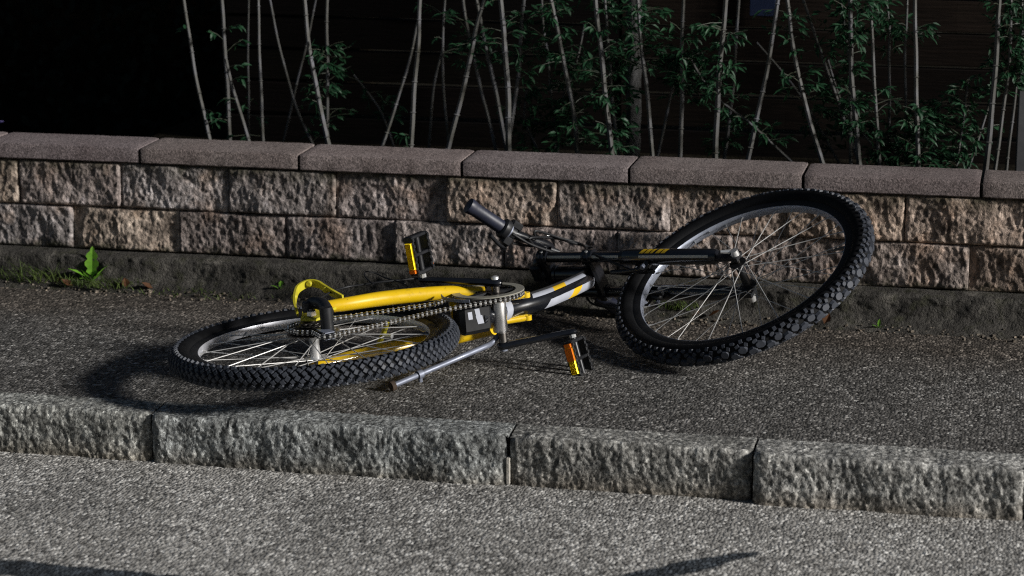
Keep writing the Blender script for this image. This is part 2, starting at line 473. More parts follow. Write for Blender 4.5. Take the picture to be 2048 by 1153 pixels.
for i in range(len(caps) - 1):
    x0, x1 = caps[i] + .004, caps[i + 1] - .004
    dz = random.uniform(-.0015, .0015); dy = random.uniform(-.002, .002)
    prof = [(.70, .329), (.575, .329), (.5722, .332), (.5722, .366), (.5738, .3695), (.578, .3710), (.70, .3715), (.735, .3715), (.735, .329)]
    nx = 40; rows = []
    for y, z in prof:
        rows.append([])
        for j in range(nx + 1):
            x = x0 + (x1 - x0) * j / nx
            e = min(x - x0, x1 - x); rr = max(0, .004 - e) * .5
            wv = fr((x * 1.0, y, z + i), 30) * .0012
            rows[-1].append((x, y + dy + (rr if y < .6 else 0) + wv, z + dz - (rr if z > .35 else 0) + wv * .7))
    mb = MB(); mb.quadgrid(rows)
    for e, rev in ((0, 1), (nx, 0)):
        b = len(mb.v); mb.v += [r[e] for r in rows]; f = tuple(b + k for k in range(len(rows))); mb.f.append(f[::-1] if rev else f)
    o = link('capstone', mb.mesh('capstone', off=WB, ang=40), M['cap'], wall)
    k = random.uniform(.88, 1.08); o.color = (k, k * random.uniform(.97, 1.02), k * random.uniform(.96, 1.03), 1)
mb = MB().box((-.08, .66, .2), ((1, 0, 0), (0, 1, 0), (0, 0, 1)), (3.1, .045, .125))
link('mortar_core', mb.mesh('mortar_core', off=WB, smooth=False), M['mortar'], wall)
# concrete footing with a worn ledge and a rough slope down to the pavement
rows = []
prof = [(.64, .085), (.595, .085), (.56, .085), (.53, .083), (.520, .078), (.517, .064), (.515, .045), (.512, .030), (.500, .020), (.482, .012), (.462, .004), (.446, -.006)]
fine = []
for k in range(len(prof) - 1):
    for t in (0, .25, .5, .75): fine.append((prof[k][0] + (prof[k + 1][0] - prof[k][0]) * t, prof[k][1] + (prof[k + 1][1] - prof[k][1]) * t))
prof = fine + [prof[-1]]
NX = 1200
for y, z in prof:
    row = []
    for j in range(NX + 1):
        x = -3.3 + 6.5 * j / NX
        e = 0 if y > .57 else 1
        w = fr((x, y * .5, z), 5) * .014 + fr((x, y, z), 19) * .005 + fr((x, y, z), 50) * .003 + fr((x, y, z), 110) * .002
        row.append((x, y + w * e, z + e * (fr((x, y + 3, z), 24) * .003 + fr((x, y + 5, z), 70) * .003) - (0 if z > .03 else .0)))
    rows.append(row)
mb = MB().quadgrid(rows)
link('footing', mb.mesh('footing', off=WB, ang=70), M['footing'], wall)
# ------------------------------------------------------------------ fence, trunk and sign behind the planting
FB = (0, 1.35, .27)
fence = tag(empty('board_fence', FB), 'dark brown fence of horizontal boards behind the bamboo canes', 'fence')
random.seed(5)
zs = [.245, .345, .443, .539, .634, .732, .83, .928, 1.026, 1.124, 1.222, 1.32, 1.418, 1.516, 1.614, 1.712, 1.81, 1.908, 2.006, 2.104, 2.202]  # boards above the view added to shade the far left
for bay, (xa, xb) in enumerate(((-1.15, .02), (.028, 1.20), (1.208, 2.9))):
    for k, z in enumerate(zs):
        mb = MB()
        dy = random.uniform(-.006, .006); h = .0465
        nx = 10; rows = []
        for (y, zz) in ((.02, -h), (0, -h + .004), (0, h - .004), (.02, h), (.02, -h)):
            rows.append([(xa + (xb - xa) * j / nx, FB[1] + y + dy + fr((j * .9, k, bay), 1) * .004, z + zz + .049 + fr((j * .7, k, bay + 4), 1) * .002) for j in range(nx + 1)])
        mb.quadgrid(rows)
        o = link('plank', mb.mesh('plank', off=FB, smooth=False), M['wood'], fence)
        kk = random.uniform(.6, 1.25)
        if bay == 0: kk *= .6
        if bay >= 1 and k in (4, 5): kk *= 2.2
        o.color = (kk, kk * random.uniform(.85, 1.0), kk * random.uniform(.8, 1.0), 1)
for x in (-1.13, .024, 1.204, 2.85):
    mb = MB().box((x, FB[1] + .06, 1.25), ((1, 0, 0), (0, 1, 0), (0, 0, 1)), (.04, .035, 1.05), .004)
    link('fence_post', mb.mesh('fence_post', off=FB), M['wood'], fence)
TB = (.085, 1.17, .28)
tree = tag(empty('tree', TB), 'slim grey-barked trunk standing between the canes and the fence', 'tree')
rows = []
for k in range(60):
    z = .24 + k * .03; row = []
    for j in range(17):
        a = 2 * math.pi * j / 16
        r = .021 + fr((math.cos(a) * .6, math.sin(a) * .6, z * 14), 1.3) * .006
        row.append((TB[0] + .01 * math.sin(z * 3) + r * math.cos(a), TB[1] + r * math.sin(a), z))
    rows.append(row)
link('trunk', MB().quadgrid(rows).mesh('trunk', off=TB), M['bark'], tree)
SB = (.43, 1.338, .69)
mb = MB().box((.429, 1.333, .735), ((1, 0, 0), (0, 0, 1), (0, 1, 0)), (.036, .062, .003), .0015)
so = link('sign', mb.mesh('sign', off=SB), M['blue']); so.location = SB
tag(so, 'small dark blue sign board fixed high on the brown fence', 'sign')
PB = (1.165, 1.16, .27)
mb = MB().box((1.165, 1.16, .75), ((0, 0, 1), (1, 0, 0), (0, 1, 0)), (.5, .022, .018), .004)
po = link('garden_post', mb.mesh('garden_post', off=PB), M['greypost']); po.location = PB
tag(po, 'pale square post at the right edge behind the canes', 'post')

HB = (-2.1, 2.1, .02)  # foliage mass added so the far left stays black
filler_hedge = tag(empty('hedge', HB), 'black evergreen hedge in deep shade at the far left', 'hedge')
random.seed(77)
hm = MB()
for _ in range(5200):
    x = random.uniform(-3.6, -.95); z = random.uniform(.02, 1.75); y = 1.95 + random.random() ** 2 * .3 + noise.noise(Vector((x * 3, z * 3, 0))) * .06
    a = random.uniform(0, 6.28); d = Vector((math.cos(a), random.uniform(-.8, .2), math.sin(a))).normalized(); s = d.cross(Vector((random.uniform(-.5, .5), -1, random.uniform(-.5, .8)))).normalized()
    L = random.uniform(.03, .06); p = Vector((x, y, z)); b = len(hm.v)
    hm.v += [tuple(p), tuple(p + d * L * .5 + s * L * .28), tuple(p + d * L), tuple(p + d * L * .5 - s * L * .28)]; hm.f.append((b, b + 1, b + 2, b + 3))
ho = link('foliage', hm.mesh('foliage', off=HB, smooth=False), M['hedge'], filler_hedge); ho['kind'] = 'stuff'
mb = MB().box((-2.28, 2.3, .86), ((1, 0, 0), (0, 1, 0), (0, 0, 1)), (1.3, .12, .84), .05); link('core', mb.mesh('core', off=HB), M['soil'], filler_hedge)
# ------------------------------------------------------------------ canes with their leaves
CANES = [
    ([(-1.138, 0.754), (-1.11, 0.574), (-1.089, 0.462), (-1.068, 0.362)], 0.93, 0.0055, [(0.56, 0.727, 5), (0.36, 0.426, 8)]),
    ([(-1.031, 0.753), (-1.027, 0.558), (-1.022, 0.326)], 0.96, 0.0062, [(0.544, 0.684, 14), (0.325, 0.446, 10)]),
    ([(-1.013, 0.566), (-0.992, 0.48), (-0.946, 0.326)], 0.93, 0.0055, [(0.452, 0.564, 12)]),
    ([(-0.994, 0.739), (-1.0, 0.54), (-1.009, 0.302)], 1.1, 0.0035, [(0.302, 0.454, 6)]),
    ([(-0.929, 0.753), (-0.929, 0.559), (-0.929, 0.326)], 0.98, 0.0048, [(0.325, 0.446, 5)]),
    ([(-0.926, 0.746), (-0.893, 0.592), (-0.853, 0.431), (-0.804, 0.308)], 1.05, 0.0042, [(0.308, 0.436, 22)]),
    ([(-0.806, 0.741), (-0.842, 0.57), (-0.907, 0.295)], 1.12, 0.0035, []),
    ([(-0.78, 0.763), (-0.764, 0.599), (-0.745, 0.461), (-0.721, 0.329)], 0.92, 0.0068, [(0.461, 0.599, 5)]),
    ([(-0.726, 0.759), (-0.735, 0.552), (-0.74, 0.32)], 0.97, 0.0055, [(0.37, 0.607, 36)]),
    ([(-0.451, 0.772), (-0.459, 0.637), (-0.47, 0.499), (-0.479, 0.326)], 0.91, 0.0068, [(0.334, 0.375, 3)]),
    ([(-0.47, 0.679), (-0.498, 0.562), (-0.528, 0.464), (-0.557, 0.377)], 0.95, 0.0048, []),
    ([(-0.683, 0.514), (-0.648, 0.473), (-0.602, 0.411), (-0.563, 0.306)], 1.05, 0.0035, [(0.388, 0.515, 12)]),
    ([(-0.419, 0.755), (-0.428, 0.629), (-0.433, 0.503), (-0.421, 0.356)], 1.08, 0.0041, [(0.56, 0.727, 8)]),
    ([(-0.44, 0.585), (-0.461, 0.486), (-0.474, 0.293)], 1.1, 0.0042, []),
    ([(-0.262, 0.776), (-0.294, 0.681), (-0.318, 0.571), (-0.383, 0.328)], 0.92, 0.0067, []),
    ([(-0.347, 0.768), (-0.327, 0.646), (-0.296, 0.51), (-0.26, 0.359)], 0.97, 0.0054, [(0.536, 0.687, 10)]),
    ([(-0.308, 0.772), (-0.285, 0.644), (-0.257, 0.516), (-0.223, 0.351)], 0.94, 0.0061, [(0.569, 0.665, 8)]),
    ([(-0.227, 0.778), (-0.219, 0.643), (-0.213, 0.508), (-0.211, 0.343)], 0.91, 0.008, [(0.562, 0.751, 14)]),
    ([(-0.168, 0.775), (-0.179, 0.653), (-0.189, 0.544), (-0.218, 0.35)], 0.95, 0.0061, [(0.517, 0.707, 20)]),
    ([(-0.149, 0.764), (-0.142, 0.655), (-0.132, 0.586)], 1.05, 0.0041, [(0.586, 0.737, 8)]),
    ([(-0.177, 0.492), (-0.181, 0.409), (-0.142, 0.32)], 1.02, 0.0041, [(0.325, 0.492, 36)]),
    ([(-0.095, 0.78), (-0.067, 0.646), (-0.046, 0.532), (-0.028, 0.43), (-0.02, 0.332)], 0.92, 0.0067, [(0.579, 0.754, 28), (0.347, 0.484, 24)]),
    ([(-0.032, 0.67), (-0.052, 0.574), (-0.094, 0.434), (-0.107, 0.304)], 1.06, 0.0041, [(0.323, 0.601, 70)]),
    ([(0.026, 0.785), (0.04, 0.679), (0.06, 0.545), (0.085, 0.336)], 0.9, 0.0073, [(0.354, 0.679, 46)]),
    ([(0.046, 0.78), (0.056, 0.659), (0.068, 0.497), (0.092, 0.327)], 0.95, 0.0047, [(0.346, 0.753, 60)]),
    ([(0.145, 0.785), (0.157, 0.639), (0.169, 0.519), (0.183, 0.336)], 0.92, 0.006, [(0.572, 0.759, 46)]),
    ([(0.27, 0.787), (0.263, 0.641), (0.26, 0.52), (0.257, 0.333)], 0.93, 0.006, [(0.48, 0.681, 34)]),
    ([(0.239, 0.593), (0.224, 0.484), (0.195, 0.321)], 0.98, 0.0047, [(0.511, 0.727, 44)]),
    ([(0.381, 0.793), (0.373, 0.648), (0.366, 0.514), (0.359, 0.336)], 0.9, 0.0079, [(0.515, 0.727, 30)]),
    ([(0.408, 0.783), (0.397, 0.635), (0.384, 0.486), (0.369, 0.319)], 1.0, 0.0053, [(0.351, 0.46, 16)]),
    ([(0.291, 0.602), (0.355, 0.51), (0.455, 0.432), (0.571, 0.328)], 0.93, 0.004, [(0.361, 0.617, 44)]),
    ([(0.519, 0.795), (0.502, 0.663), (0.478, 0.517), (0.446, 0.334)], 0.91, 0.0065, []),
    ([(0.534, 0.796), (0.553, 0.665), (0.586, 0.52), (0.647, 0.335)], 0.91, 0.0065, [(0.506, 0.744, 22)]),
    ([(0.449, 0.637), (0.512, 0.565), (0.581, 0.472), (0.652, 0.351)], 1.05, 0.0034, [(0.346, 0.483, 24)]),
    ([(0.588, 0.73), (0.631, 0.618), (0.664, 0.526)], 0.98, 0.0046, [(0.525, 0.645, 10)]),
    ([(0.668, 0.795), (0.691, 0.677), (0.71, 0.558), (0.72, 0.324)], 0.95, 0.0052, [(0.65, 0.769, 24)]),
    ([(0.709, 0.8), (0.713, 0.656), (0.719, 0.538), (0.74, 0.328)], 0.91, 0.0072, [(0.564, 0.774, 32), (0.378, 0.538, 16)]),
    ([(0.643, 0.602), (0.693, 0.476), (0.748, 0.404), (0.83, 0.319)], 1.0, 0.004, [(0.314, 0.51, 80)]),
    ([(0.749, 0.798), (0.762, 0.654), (0.776, 0.535), (0.797, 0.325)], 0.94, 0.0052, [(0.667, 0.772, 10), (0.375, 0.535, 16)]),
    ([(0.845, 0.791), (0.849, 0.579), (0.858, 0.317)], 1.02, 0.004, [(0.659, 0.712, 6), (0.323, 0.479, 40)]),
    ([(0.869, 0.805), (0.878, 0.649), (0.885, 0.545), (0.899, 0.331)], 0.9, 0.0065, [(0.675, 0.714, 6), (0.339, 0.492, 30)]),
    ([(0.787, 0.786), (0.796, 0.68), (0.799, 0.587)], 1.05, 0.004, [(0.6, 0.76, 24)]),
    ([(1.017, 0.574), (1.007, 0.482), (0.992, 0.325)], 0.95, 0.0039, [(0.342, 0.567, 40)]),
    ([(0.944, 0.49), (0.923, 0.415), (0.951, 0.32)], 0.97, 0.0033, [(0.322, 0.495, 66)]),
    ([(1.087, 0.81), (1.088, 0.681), (1.084, 0.525), (1.071, 0.333)], 0.9, 0.0077, [(0.746, 0.784, 4)]),
    ([(1.099, 0.605), (1.079, 0.512), (1.034, 0.354)], 0.98, 0.0039, [(0.353, 0.459, 12)]),
    ([(1.114, 0.806), (1.115, 0.664), (1.109, 0.52), (1.098, 0.327)], 0.94, 0.0052, [(0.533, 0.78, 60)]),
    ([(1.144, 0.804), (1.143, 0.661), (1.131, 0.502), (1.12, 0.322)], 0.97, 0.0045, [(0.569, 0.778, 50)])]

def leaf(mb, p, d, n, L, W, droop=.25):
    """one lance-shaped leaf: base p, direction d, face normal n"""
    d = Vector(d).normalized(); n = Vector(n); n = (n - d * n.dot(d)).normalized(); s = d.cross(n)
    P = Vector(p); b = len(mb.v)
    a1 = P + d * L * .35 - n * L * droop * .1; a2 = P + d * L * .7 - n * L * droop * .4; tip = P + d * L - n * L * droop
    up = n * W * .35
    for q in (P, a1 + s * W + up, a1, a1 - s * W + up, a2 + s * W * .7 + up * .7, a2, a2 - s * W * .7 + up * .7, tip): mb.v.append(tuple(q))
    for f in ((0, 2, 1), (0, 3, 2), (1, 2, 5, 4), (2, 3, 6, 5), (4, 5, 7), (5, 6, 7)): mb.f.append(tuple(b + i for i in f))
ORD = ['first', 'second', 'third', 'fourth', 'fifth', 'sixth', 'seventh', 'eighth', 'ninth', 'tenth']
def nth(i):
    t = ['', 'ten', 'twenty', 'thirty', 'forty']
    teens = ['tenth', 'eleventh', 'twelfth', 'thirteenth', 'fourteenth', 'fifteenth', 'sixteenth', 'seventeenth', 'eighteenth', 'nineteenth']
    if i <= 9: return ORD[i - 1]
    if i <= 19: return teens[i - 10]
    if i % 10 == 0: return {20: 'twentieth', 30: 'thirtieth', 40: 'fortieth'}[i]
    return t[i // 10] + '-' + ORD[i % 10 - 1]
order = sorted(range(len(CANES)), key=lambda i: CANES[i][0][-1][0])
rank = {i: k + 1 for k, i in enumerate(order)}
random.seed(21)
for i, (pts, y, rad, leaves) in enumerate(CANES):
    top = Vector((pts[0][0], y, pts[0][1])); bot = Vector((pts[-1][0], y, pts[-1][1]))
    P = [Vector((x, y, z)) for x, z in pts]
    if pts[0][1] > .70:                                           # goes on above the frame
        d = (P[0] - P[1]).normalized(); P.insert(0, P[0] + d * random.uniform(.35, .8) + Vector((0, random.uniform(0, .05), 0)))
    d = (P[-1] - P[-2]).normalized()
    if P[-1].z > .30: P.append(P[-1] + d * ((P[-1].z - .25) / max(.3, -d.z)))
    C = smoothpts(P, 10)
    wa, wf, wp = random.uniform(.0015, .005), random.uniform(5, 11), random.uniform(0, 6)
    C = [c + Vector((math.sin(c.z * wf + wp) * wa + math.sin(c.z * 31 + wp) * .0008, math.cos(c.z * wf * .8 + wp) * wa, 0)) for c in C]
    base = C[-1].copy()
    mb = MB(); rr = []; pp = []
    acc = 0
    for k, c in enumerate(C):
        taper = .75 + .35 * k / len(C)
        pp.append(c); rr.append(rad * taper)
    # thicken at nodes about every 9 cm
    pts2, rad2 = [], []
    seg = .09 * random.uniform(.8, 1.25); run = 0
    for k in range(len(pp) - 1):
        pts2.append(pp[k]); rad2.append(rr[k])
        Ls = (pp[k + 1] - pp[k]).length; run += Ls
        if run > seg:
            run = 0; m = pp[k].lerp(pp[k + 1], .5); t = (pp[k + 1] - pp[k]).normalized() * .0022
            pts2 += [m - t, m, m + t]; rad2 += [rr[k] * .98, rr[k] * 1.42, rr[k] * .92]
    pts2.append(pp[-1]); rad2.append(rr[-1])
    mb.tube(pts2, rad2, 7)
    e = empty('bamboo', base)
    co_ = link('cane', mb.mesh('cane', off=base), M['cane'], e)
    k = random.uniform(.75, 1.15); co_.color = (k, k, k, 1)
    dx = pts[0][0] - pts[-1][0]; dz = pts[0][1] - pts[-1][1]; s = dx / max(dz, .05)
    lean = 'upright' if abs(s) < .06 else ('leaning left' if s < 0 else 'leaning right')
    if abs(s) > .5: lean = 'slanting steeply left' if s < 0 else 'slanting steeply right'
    nl = sum(l[2] for l in leaves)
    look = 'bare' if nl < 9 else ('sparsely leaved' if nl < 30 else 'leafy')
    thick = 'thin' if rad < .0048 else 'pale'
    tag(e, '%s %s bamboo cane %s, %s from the left along the wall' % (thick, look, lean, nth(rank[i])), 'bamboo', 'bamboo canes growing behind the wall')
    if nl:
        lm = MB(); tw = MB()
        for z0, z1, n in leaves:
            n = int(n * (1.2 if pts[0][0] < -.75 else 5.4)); left = n
            while left > 0:
                z = random.uniform(z0, z1)
                c = min(C, key=lambda q: abs(q.z - z) + random.uniform(0, .012))
                az = random.uniform(0, 2 * math.pi)
                o = Vector((math.cos(az), math.sin(az) * .8, random.uniform(-.2, .6))).normalized()
                Lt = random.uniform(.01, .085)
                tip = c + o * Lt
                tw.tube([c, c + o * Lt * .5 + Vector((0, 0, .004)), tip], [.0011, .0009, .0006], 4, caps=False)
                m = min(left, random.randint(3, 6)); left -= m
                for _ in range(m):
                    b = c.lerp(tip, random.uniform(.35, 1.0))
                    d = Vector((o.x + random.uniform(-1, 1), o.y + random.uniform(-1, 1), random.uniform(-.9, .6)))
                    nn = Vector((random.uniform(-.6, .6), random.uniform(-.9, .1), 1.0))
                    leaf(lm, b, d, nn, random.uniform(.018, .036), random.uniform(.0035, .0060), random.uniform(.0, .5))
        fo = link('foliage', lm.mesh('foliage', off=base, smooth=False), M['leaf'], e); fo['kind'] = 'stuff'
        to = link('twig', tw.mesh('twig', off=base), M['cane'], e); to['kind'] = 'stuff'; to.color = (.5, .6, .4, 1)

# ------------------------------------------------------------------ weeds, grass and litter along the footing
random.seed(31)
def weed(loc, spec, label, mat='weed'):
    e = tag(empty('weed', loc), label, 'weed')
    for (az, el, L, W) in spec:
        mb = MB(); d = Vector((math.cos(R(az)) * math.cos(R(el)), math.sin(R(az)) * math.cos(R(el)), math.sin(R(el))))
        s = d.cross(Vector((0, 0, 1))).normalized(); n = s.cross(d)
        K = 12; rows = []
        for k in range(K + 1):
            t = k / K
            w = W * (math.sin(math.pi * min(1, t * .62 + .18)) ** 1.5) * (1 - t ** 6) * (1.0 if k % 3 != 1 else .62) + .0008
            if t < .18: w = W * .16
            c = d * L * t - Vector((0, 0, 1)) * L * .22 * t * t
            rows.append([c - s * w + n * w * .25, c + n * 0, c + s * w + n * w * .25])
        mb.quadgrid(rows)
        link('leaf', mb.mesh('leaf', smooth=False), M[mat], e)
    return e
weed((-1.262, .505, .012), [(95, 82, .125, .019), (190, 42, .085, .012), (150, 50, .08, .011), (20, 45, .07, .010), (5, 55, .085, .010), (250, 35, .06, .009), (300, 30, .055, .008), (330, 48, .065, .007), (220, 60, .06, .007)],
     'bright green dandelion-like weed with one tall leaf at the wall foot')
weed((-.735, .50, .02), [(80, 60, .045, .006), (200, 40, .03, .005), (340, 40, .035, .005)], 'tiny green sprout by the footing behind the yellow chain stay')
weed((.835, .47, .006), [(80, 70, .03, .004), (200, 40, .022, .004), (340, 40, .02, .004)], 'tiny green sprout at the footing right of the front wheel')
def tuft(loc, n, spread, h, label):
    e = tag(empty('grass_tuft', loc), label, 'grass')
    mb = MB()
    for _ in range(n):
        a = random.uniform(0, 2 * math.pi); r = random.random() ** .6 * spread
        p = Vector((math.cos(a) * r, math.sin(a) * r * .35, 0)); L = h * random.uniform(.4, 1)
        d = Vector((random.uniform(-.6, .6), random.uniform(-.5, .3), 1)).normalized(); s = Vector((random.uniform(-1, 1), random.uniform(-1, 1), 0)).normalized()
        w = .0013; side = Vector((d.x, d.y, 0)) * L * .6
        rows = [[p + d * L * t + side * t * t - Vector((0, 0, 1)) * L * .25 * t * t - s * w * (1 - t * .9), p + d * L * t + side * t * t - Vector((0, 0, 1)) * L * .25 * t * t + s * w * (1 - t * .9)] for t in (0, .35, .7, 1)]
        mb.quadgrid(rows)
    o = link('blade', mb.mesh('blade', smooth=False), M['grass'], e); o['kind'] = 'stuff'
    return e
tuft((-1.43, .500, .012), 150, .09, .085, 'sparse grass tuft left of the dandelion-like weed')
tuft((-1.245, .492, .01), 320, .13, .045, 'low grass around the foot of the dandelion-like weed')
tuft((.325, .505, .022), 130, .055, .05, 'short grass tuft seen through the front wheel spokes')
tuft((-.93, .475, .008), 160, .22, .018, 'low mossy grass along the footing left of the bicycle')
litter = [(-1.36, .478, 0, 'dry'), (-1.15, .470, 1, 'dry'), (-1.08, .478, 2, 'dry'), (.405, .482, 3, 'dry'), (.70, .462, 4, 'dry'), (-1.30, .462, 5, 'dry'), (.37, .47, 6, 'dry'), (.66, .455, 7, 'dry')]
lab = ['curled brown leaf lying in the grass tuft at far left', 'dry orange-brown leaf right of the dandelion-like weed', 'small dry leaf third along the footing from the left',
       'orange dry leaf seen through the front wheel spokes', 'dry brown leaf by the footing right of the front wheel', 'brown leaf under the dandelion-like weed', 'curled brown leaf left of the orange leaf inside the front wheel',
       'small brown leaf just left of the dry leaf right of the front wheel']
for (x, y, k, m) in litter:
    mb = MB(); d = Vector((math.cos(k * 1.9), math.sin(k * 1.9) * .6, .35)); leaf(mb, (0, 0, .0), d, (0, -.4, 1), .034 if k != 3 else .04, .011, -.2)
    o = link('fallen_leaf', mb.mesh('fallen_leaf', smooth=False), M[m]); o.location = (x, y, .012)
    tag(o, lab[k], 'leaf', 'dry leaves along the wall footing')
mb = MB()
for _ in range(900):
    x = random.uniform(-2.2, 1.9); y = .455 + abs(random.gauss(0, .022)) * random.choice((-1, .8)); s = random.uniform(.0010, .0036) * (1 if random.random() < .9 else 1.6)
    z = max(.0, min(.02, (y - .45) * .35)) + s * .3
    a = random.uniform(0, 6.28); ax = (Vector((math.cos(a), math.sin(a), .2)).normalized(), Vector((-math.sin(a), math.cos(a), 0)), Vector((-.2 * math.cos(a), -.2 * math.sin(a), 1)).normalized())
    mb.box((x, y, z), ax, (s, s * random.uniform(.5, 1), s * random.uniform(.4, .8)), s * .2)
go = link('gravel', mb.mesh('gravel', smooth=False), M['granite'])
go.color = (.75, .68, .6, 1)
tag(go, 'crumbs of gravel and grit along the foot of the wall', 'gravel', kind='stuff')
FLB = (-1.80, 1.15, .02)
fl = tag(empty('flower', FLB), 'dim purple flower at the far left above the wall', 'flower')
mb = MB().tube([(0, 0, 0), (.004, 0, .16), (0, 0, .30)], .002, 5); link('stem', mb.mesh('stem'), M['leaf'], fl)
for k in range(9):
    mb = MB(); a = k * .7; leaf(mb, (0, 0, .30), (math.cos(a), math.sin(a), .5), (0, -.5, 1), .022, .006, .2); link('petal', mb.mesh('petal', smooth=False), M['petal'], fl)
# ------------------------------------------------------------------ the fallen bicycle
BASE = Vector((0.0, -.05, 0.0))
bike = tag(empty('bicycle', BASE), 'yellow and black mountain bike lying on its side on the pavement', 'bicycle')
def part(name, mb, mat, parent=None, ang=38, smooth=True):
    return link(name, mb.mesh(name, off=BASE, smooth=smooth, ang=ang), M[mat], parent or bike)
def inst(name, me, mat, parent, m):
    o = link(name, me, M[mat], parent); o.matrix_local = Matrix.Translation(-BASE) @ m; return o
def along(p, q, r=1.0):
    """matrix that maps a unit z segment onto p-q with x/y scale r"""
    p = Vector(p); q = Vector(q); d = q - p
    m = d.to_track_quat('Z', 'Y').to_matrix().to_4x4()
    return Matrix.Translation(p) @ m @ Matrix.Diagonal((r, r, d.length, 1))
WR = .331
CR = Vector((-.3847, -.349, .103)); NR = Vector((-.0795, .0090, .9968)).normalized()
E1 = (Vector((1, 0, 0)) - NR * NR.x).normalized(); E2 = NR.cross(E1)
def B(x, y, h=0.0): return CR + E1 * x + E2 * y + NR * h
# front end: wheel centre, wheel normal (upper side), steering axis
CF = Vector((.5235, .212, .186))
Q = Vector((.0143, .42, .1150))
AX = (CF - Q); FL = AX.length; AX.normalize()
NF = Vector((-.3126, -.3738, .8730)); NF = (NF - AX * NF.dot(AX)).normalized()
UF = NF.cross(AX)
NW = (NF * .65 + Vector((-.42, -.32, .849)) * .35).normalized()     # the wheel sits a few degrees askew in the fork
VIEW = (Vector(cam.location) - Vector((0, 0, .1))).normalized()

unit_cyl = MB().tube([(0, 0, 0), (0, 0, 1)], 1.0, 6).mesh('spoke')
def wheel(c, n, a, seed, pitch, rows_, hubr, hubw, rimmat, hubmat, sc=1.0):
    n = n.normalized(); a = (a - n * a.dot(n)).normalized(); b = n.cross(a)
    def P(ang, r, h): return c + (a * math.cos(ang) + b * math.sin(ang)) * r + n * h
    # rim: hollow box section, open to the tyre
    sec = [(.013, .284), (.0135, .272), (.010, .2645), (.0, .2625), (-.010, .2645), (-.0135, .272), (-.013, .284), (-.010, .281), (.010, .281)]
    mb = MB().lathe(c, n, [(h, r * sc) for h, r in sec], 96, closed=True)
    w = part('wheel', mb, 'matt', ang=30)
    part('rim_band', MB().lathe(c, n, [(h_, r_ * sc) for h_, r_ in ((.0104, .2646), (.0104, .2636), (.006, .2622), (.0, .2616), (-.006, .2622), (-.0104, .2636), (-.0104, .2646))], 96), rimmat, w)
    # spoke holes / nipples
    R0, rt = WR * sc - .0285, .0240
    jit = random.Random(seed + 90)
    prof = []
    for k in range(20):
        t = R(-142 + 284 * k / 19)
        prof.append((math.sin(t) * rt, R0 + math.cos(t) * rt))
    prof += [(-.011, .279 * sc), (.011, .279 * sc)]
    t_ = part('tyre', MB().lathe(c, n, prof, 120, closed=True), 'rubber', w)
    mb = MB()
    N = int(round(2 * math.pi * WR * sc / pitch))
    for k in range(N):
        for (off, phi, lt, lp, skew, hgt) in rows_:
            ang = 2 * math.pi * (k + off) / N; ph = R(phi)
            er = a * math.cos(ang) + b * math.sin(ang); et = -a * math.sin(ang) + b * math.cos(ang)
            nr = er * math.cos(ph) + n * math.sin(ph); ep = -er * math.sin(ph) + n * math.cos(ph)
            p = c + er * (R0 + math.cos(ph) * (rt + hgt * .5)) + n * (math.sin(ph) * (rt + hgt * .5))
            lt *= jit.uniform(.86, 1.08); lp *= jit.uniform(.86, 1.08); hgt *= jit.uniform(.75, 1.05); skew += jit.uniform(-7, 7)
            sk = R(skew); u = et * math.cos(sk) + ep * math.sin(sk); v = -et * math.sin(sk) + ep * math.cos(sk)
            b0 = len(mb.v); hh = hgt * .5 + .0012
            shp = ((-1, -.45), (-.5, -1), (.5, -1), (1, -.45), (1, .45), (.5, 1), (-.5, 1), (-1, .45)) if lt > .0058 and pitch > .03 else ((-1, -1), (1, -1), (1, 1), (-1, 1))
            ns = len(shp)
            for z, kk in ((-hh, 1.12), (hh, .86)):
                for x, y in shp: mb.v.append(tuple(p + nr * z + u * lt * x * kk + v * lp * y * kk))
            mb.f.append(tuple(b0 + ns + q for q in range(ns)))
            for q in range(ns): mb.f.append((b0 + q, b0 + (q + 1) % ns, b0 + ns + (q + 1) % ns, b0 + ns + q))
    tr = part('tread', mb, 'tread', w, smooth=False); tr['kind'] = 'stuff'
    # hub
    hw = hubw
    mb = MB().lathe(c, n, [(-hw, .006), (-hw, hubr * 1.25), (-hw + .004, hubr * 1.25), (-hw + .006, hubr * .62), (0, hubr * .55), (hw - .006, hubr * .62), (hw - .004, hubr * 1.25), (hw, hubr * 1.25), (hw, .006)], 24)
    part('hub', mb, hubmat, w)
    rnd = random.Random(seed)
    for i in range(36):
        side = 1 if i % 2 else -1
        lead = 1 if (i // 2) % 2 else -1
        ra = 2 * math.pi * (i + .5) / 36; ha = ra + lead * R(66)
        p = P(ha, hubr * 1.12, side * (hw - .002)); q = P(ra, .264 * sc, side * .0025)
        inst('spoke', unit_cyl, 'spoke', w, along(p, q, .00112))
        m = p.lerp(q, .955)
    mb = MB()
    for i in range(36):
        ra = 2 * math.pi * (i + .5) / 36; side = 1 if i % 2 else -1
        mb.tube([P(ra, .2665 * sc, 0), P(ra, .253 * sc, side * .0032)], [.0030, .0021], 6)
    np_ = part('spoke_nipple', mb, 'spoke', w); np_['kind'] = 'stuff'
    mb = MB().tube([P(.35, .264, 0), P(.35, .235, 0), P(.35, .225, 0)], [.0035, .0033, .002], 8)
    part('valve', mb, 'darksteel', w)
    return w, P
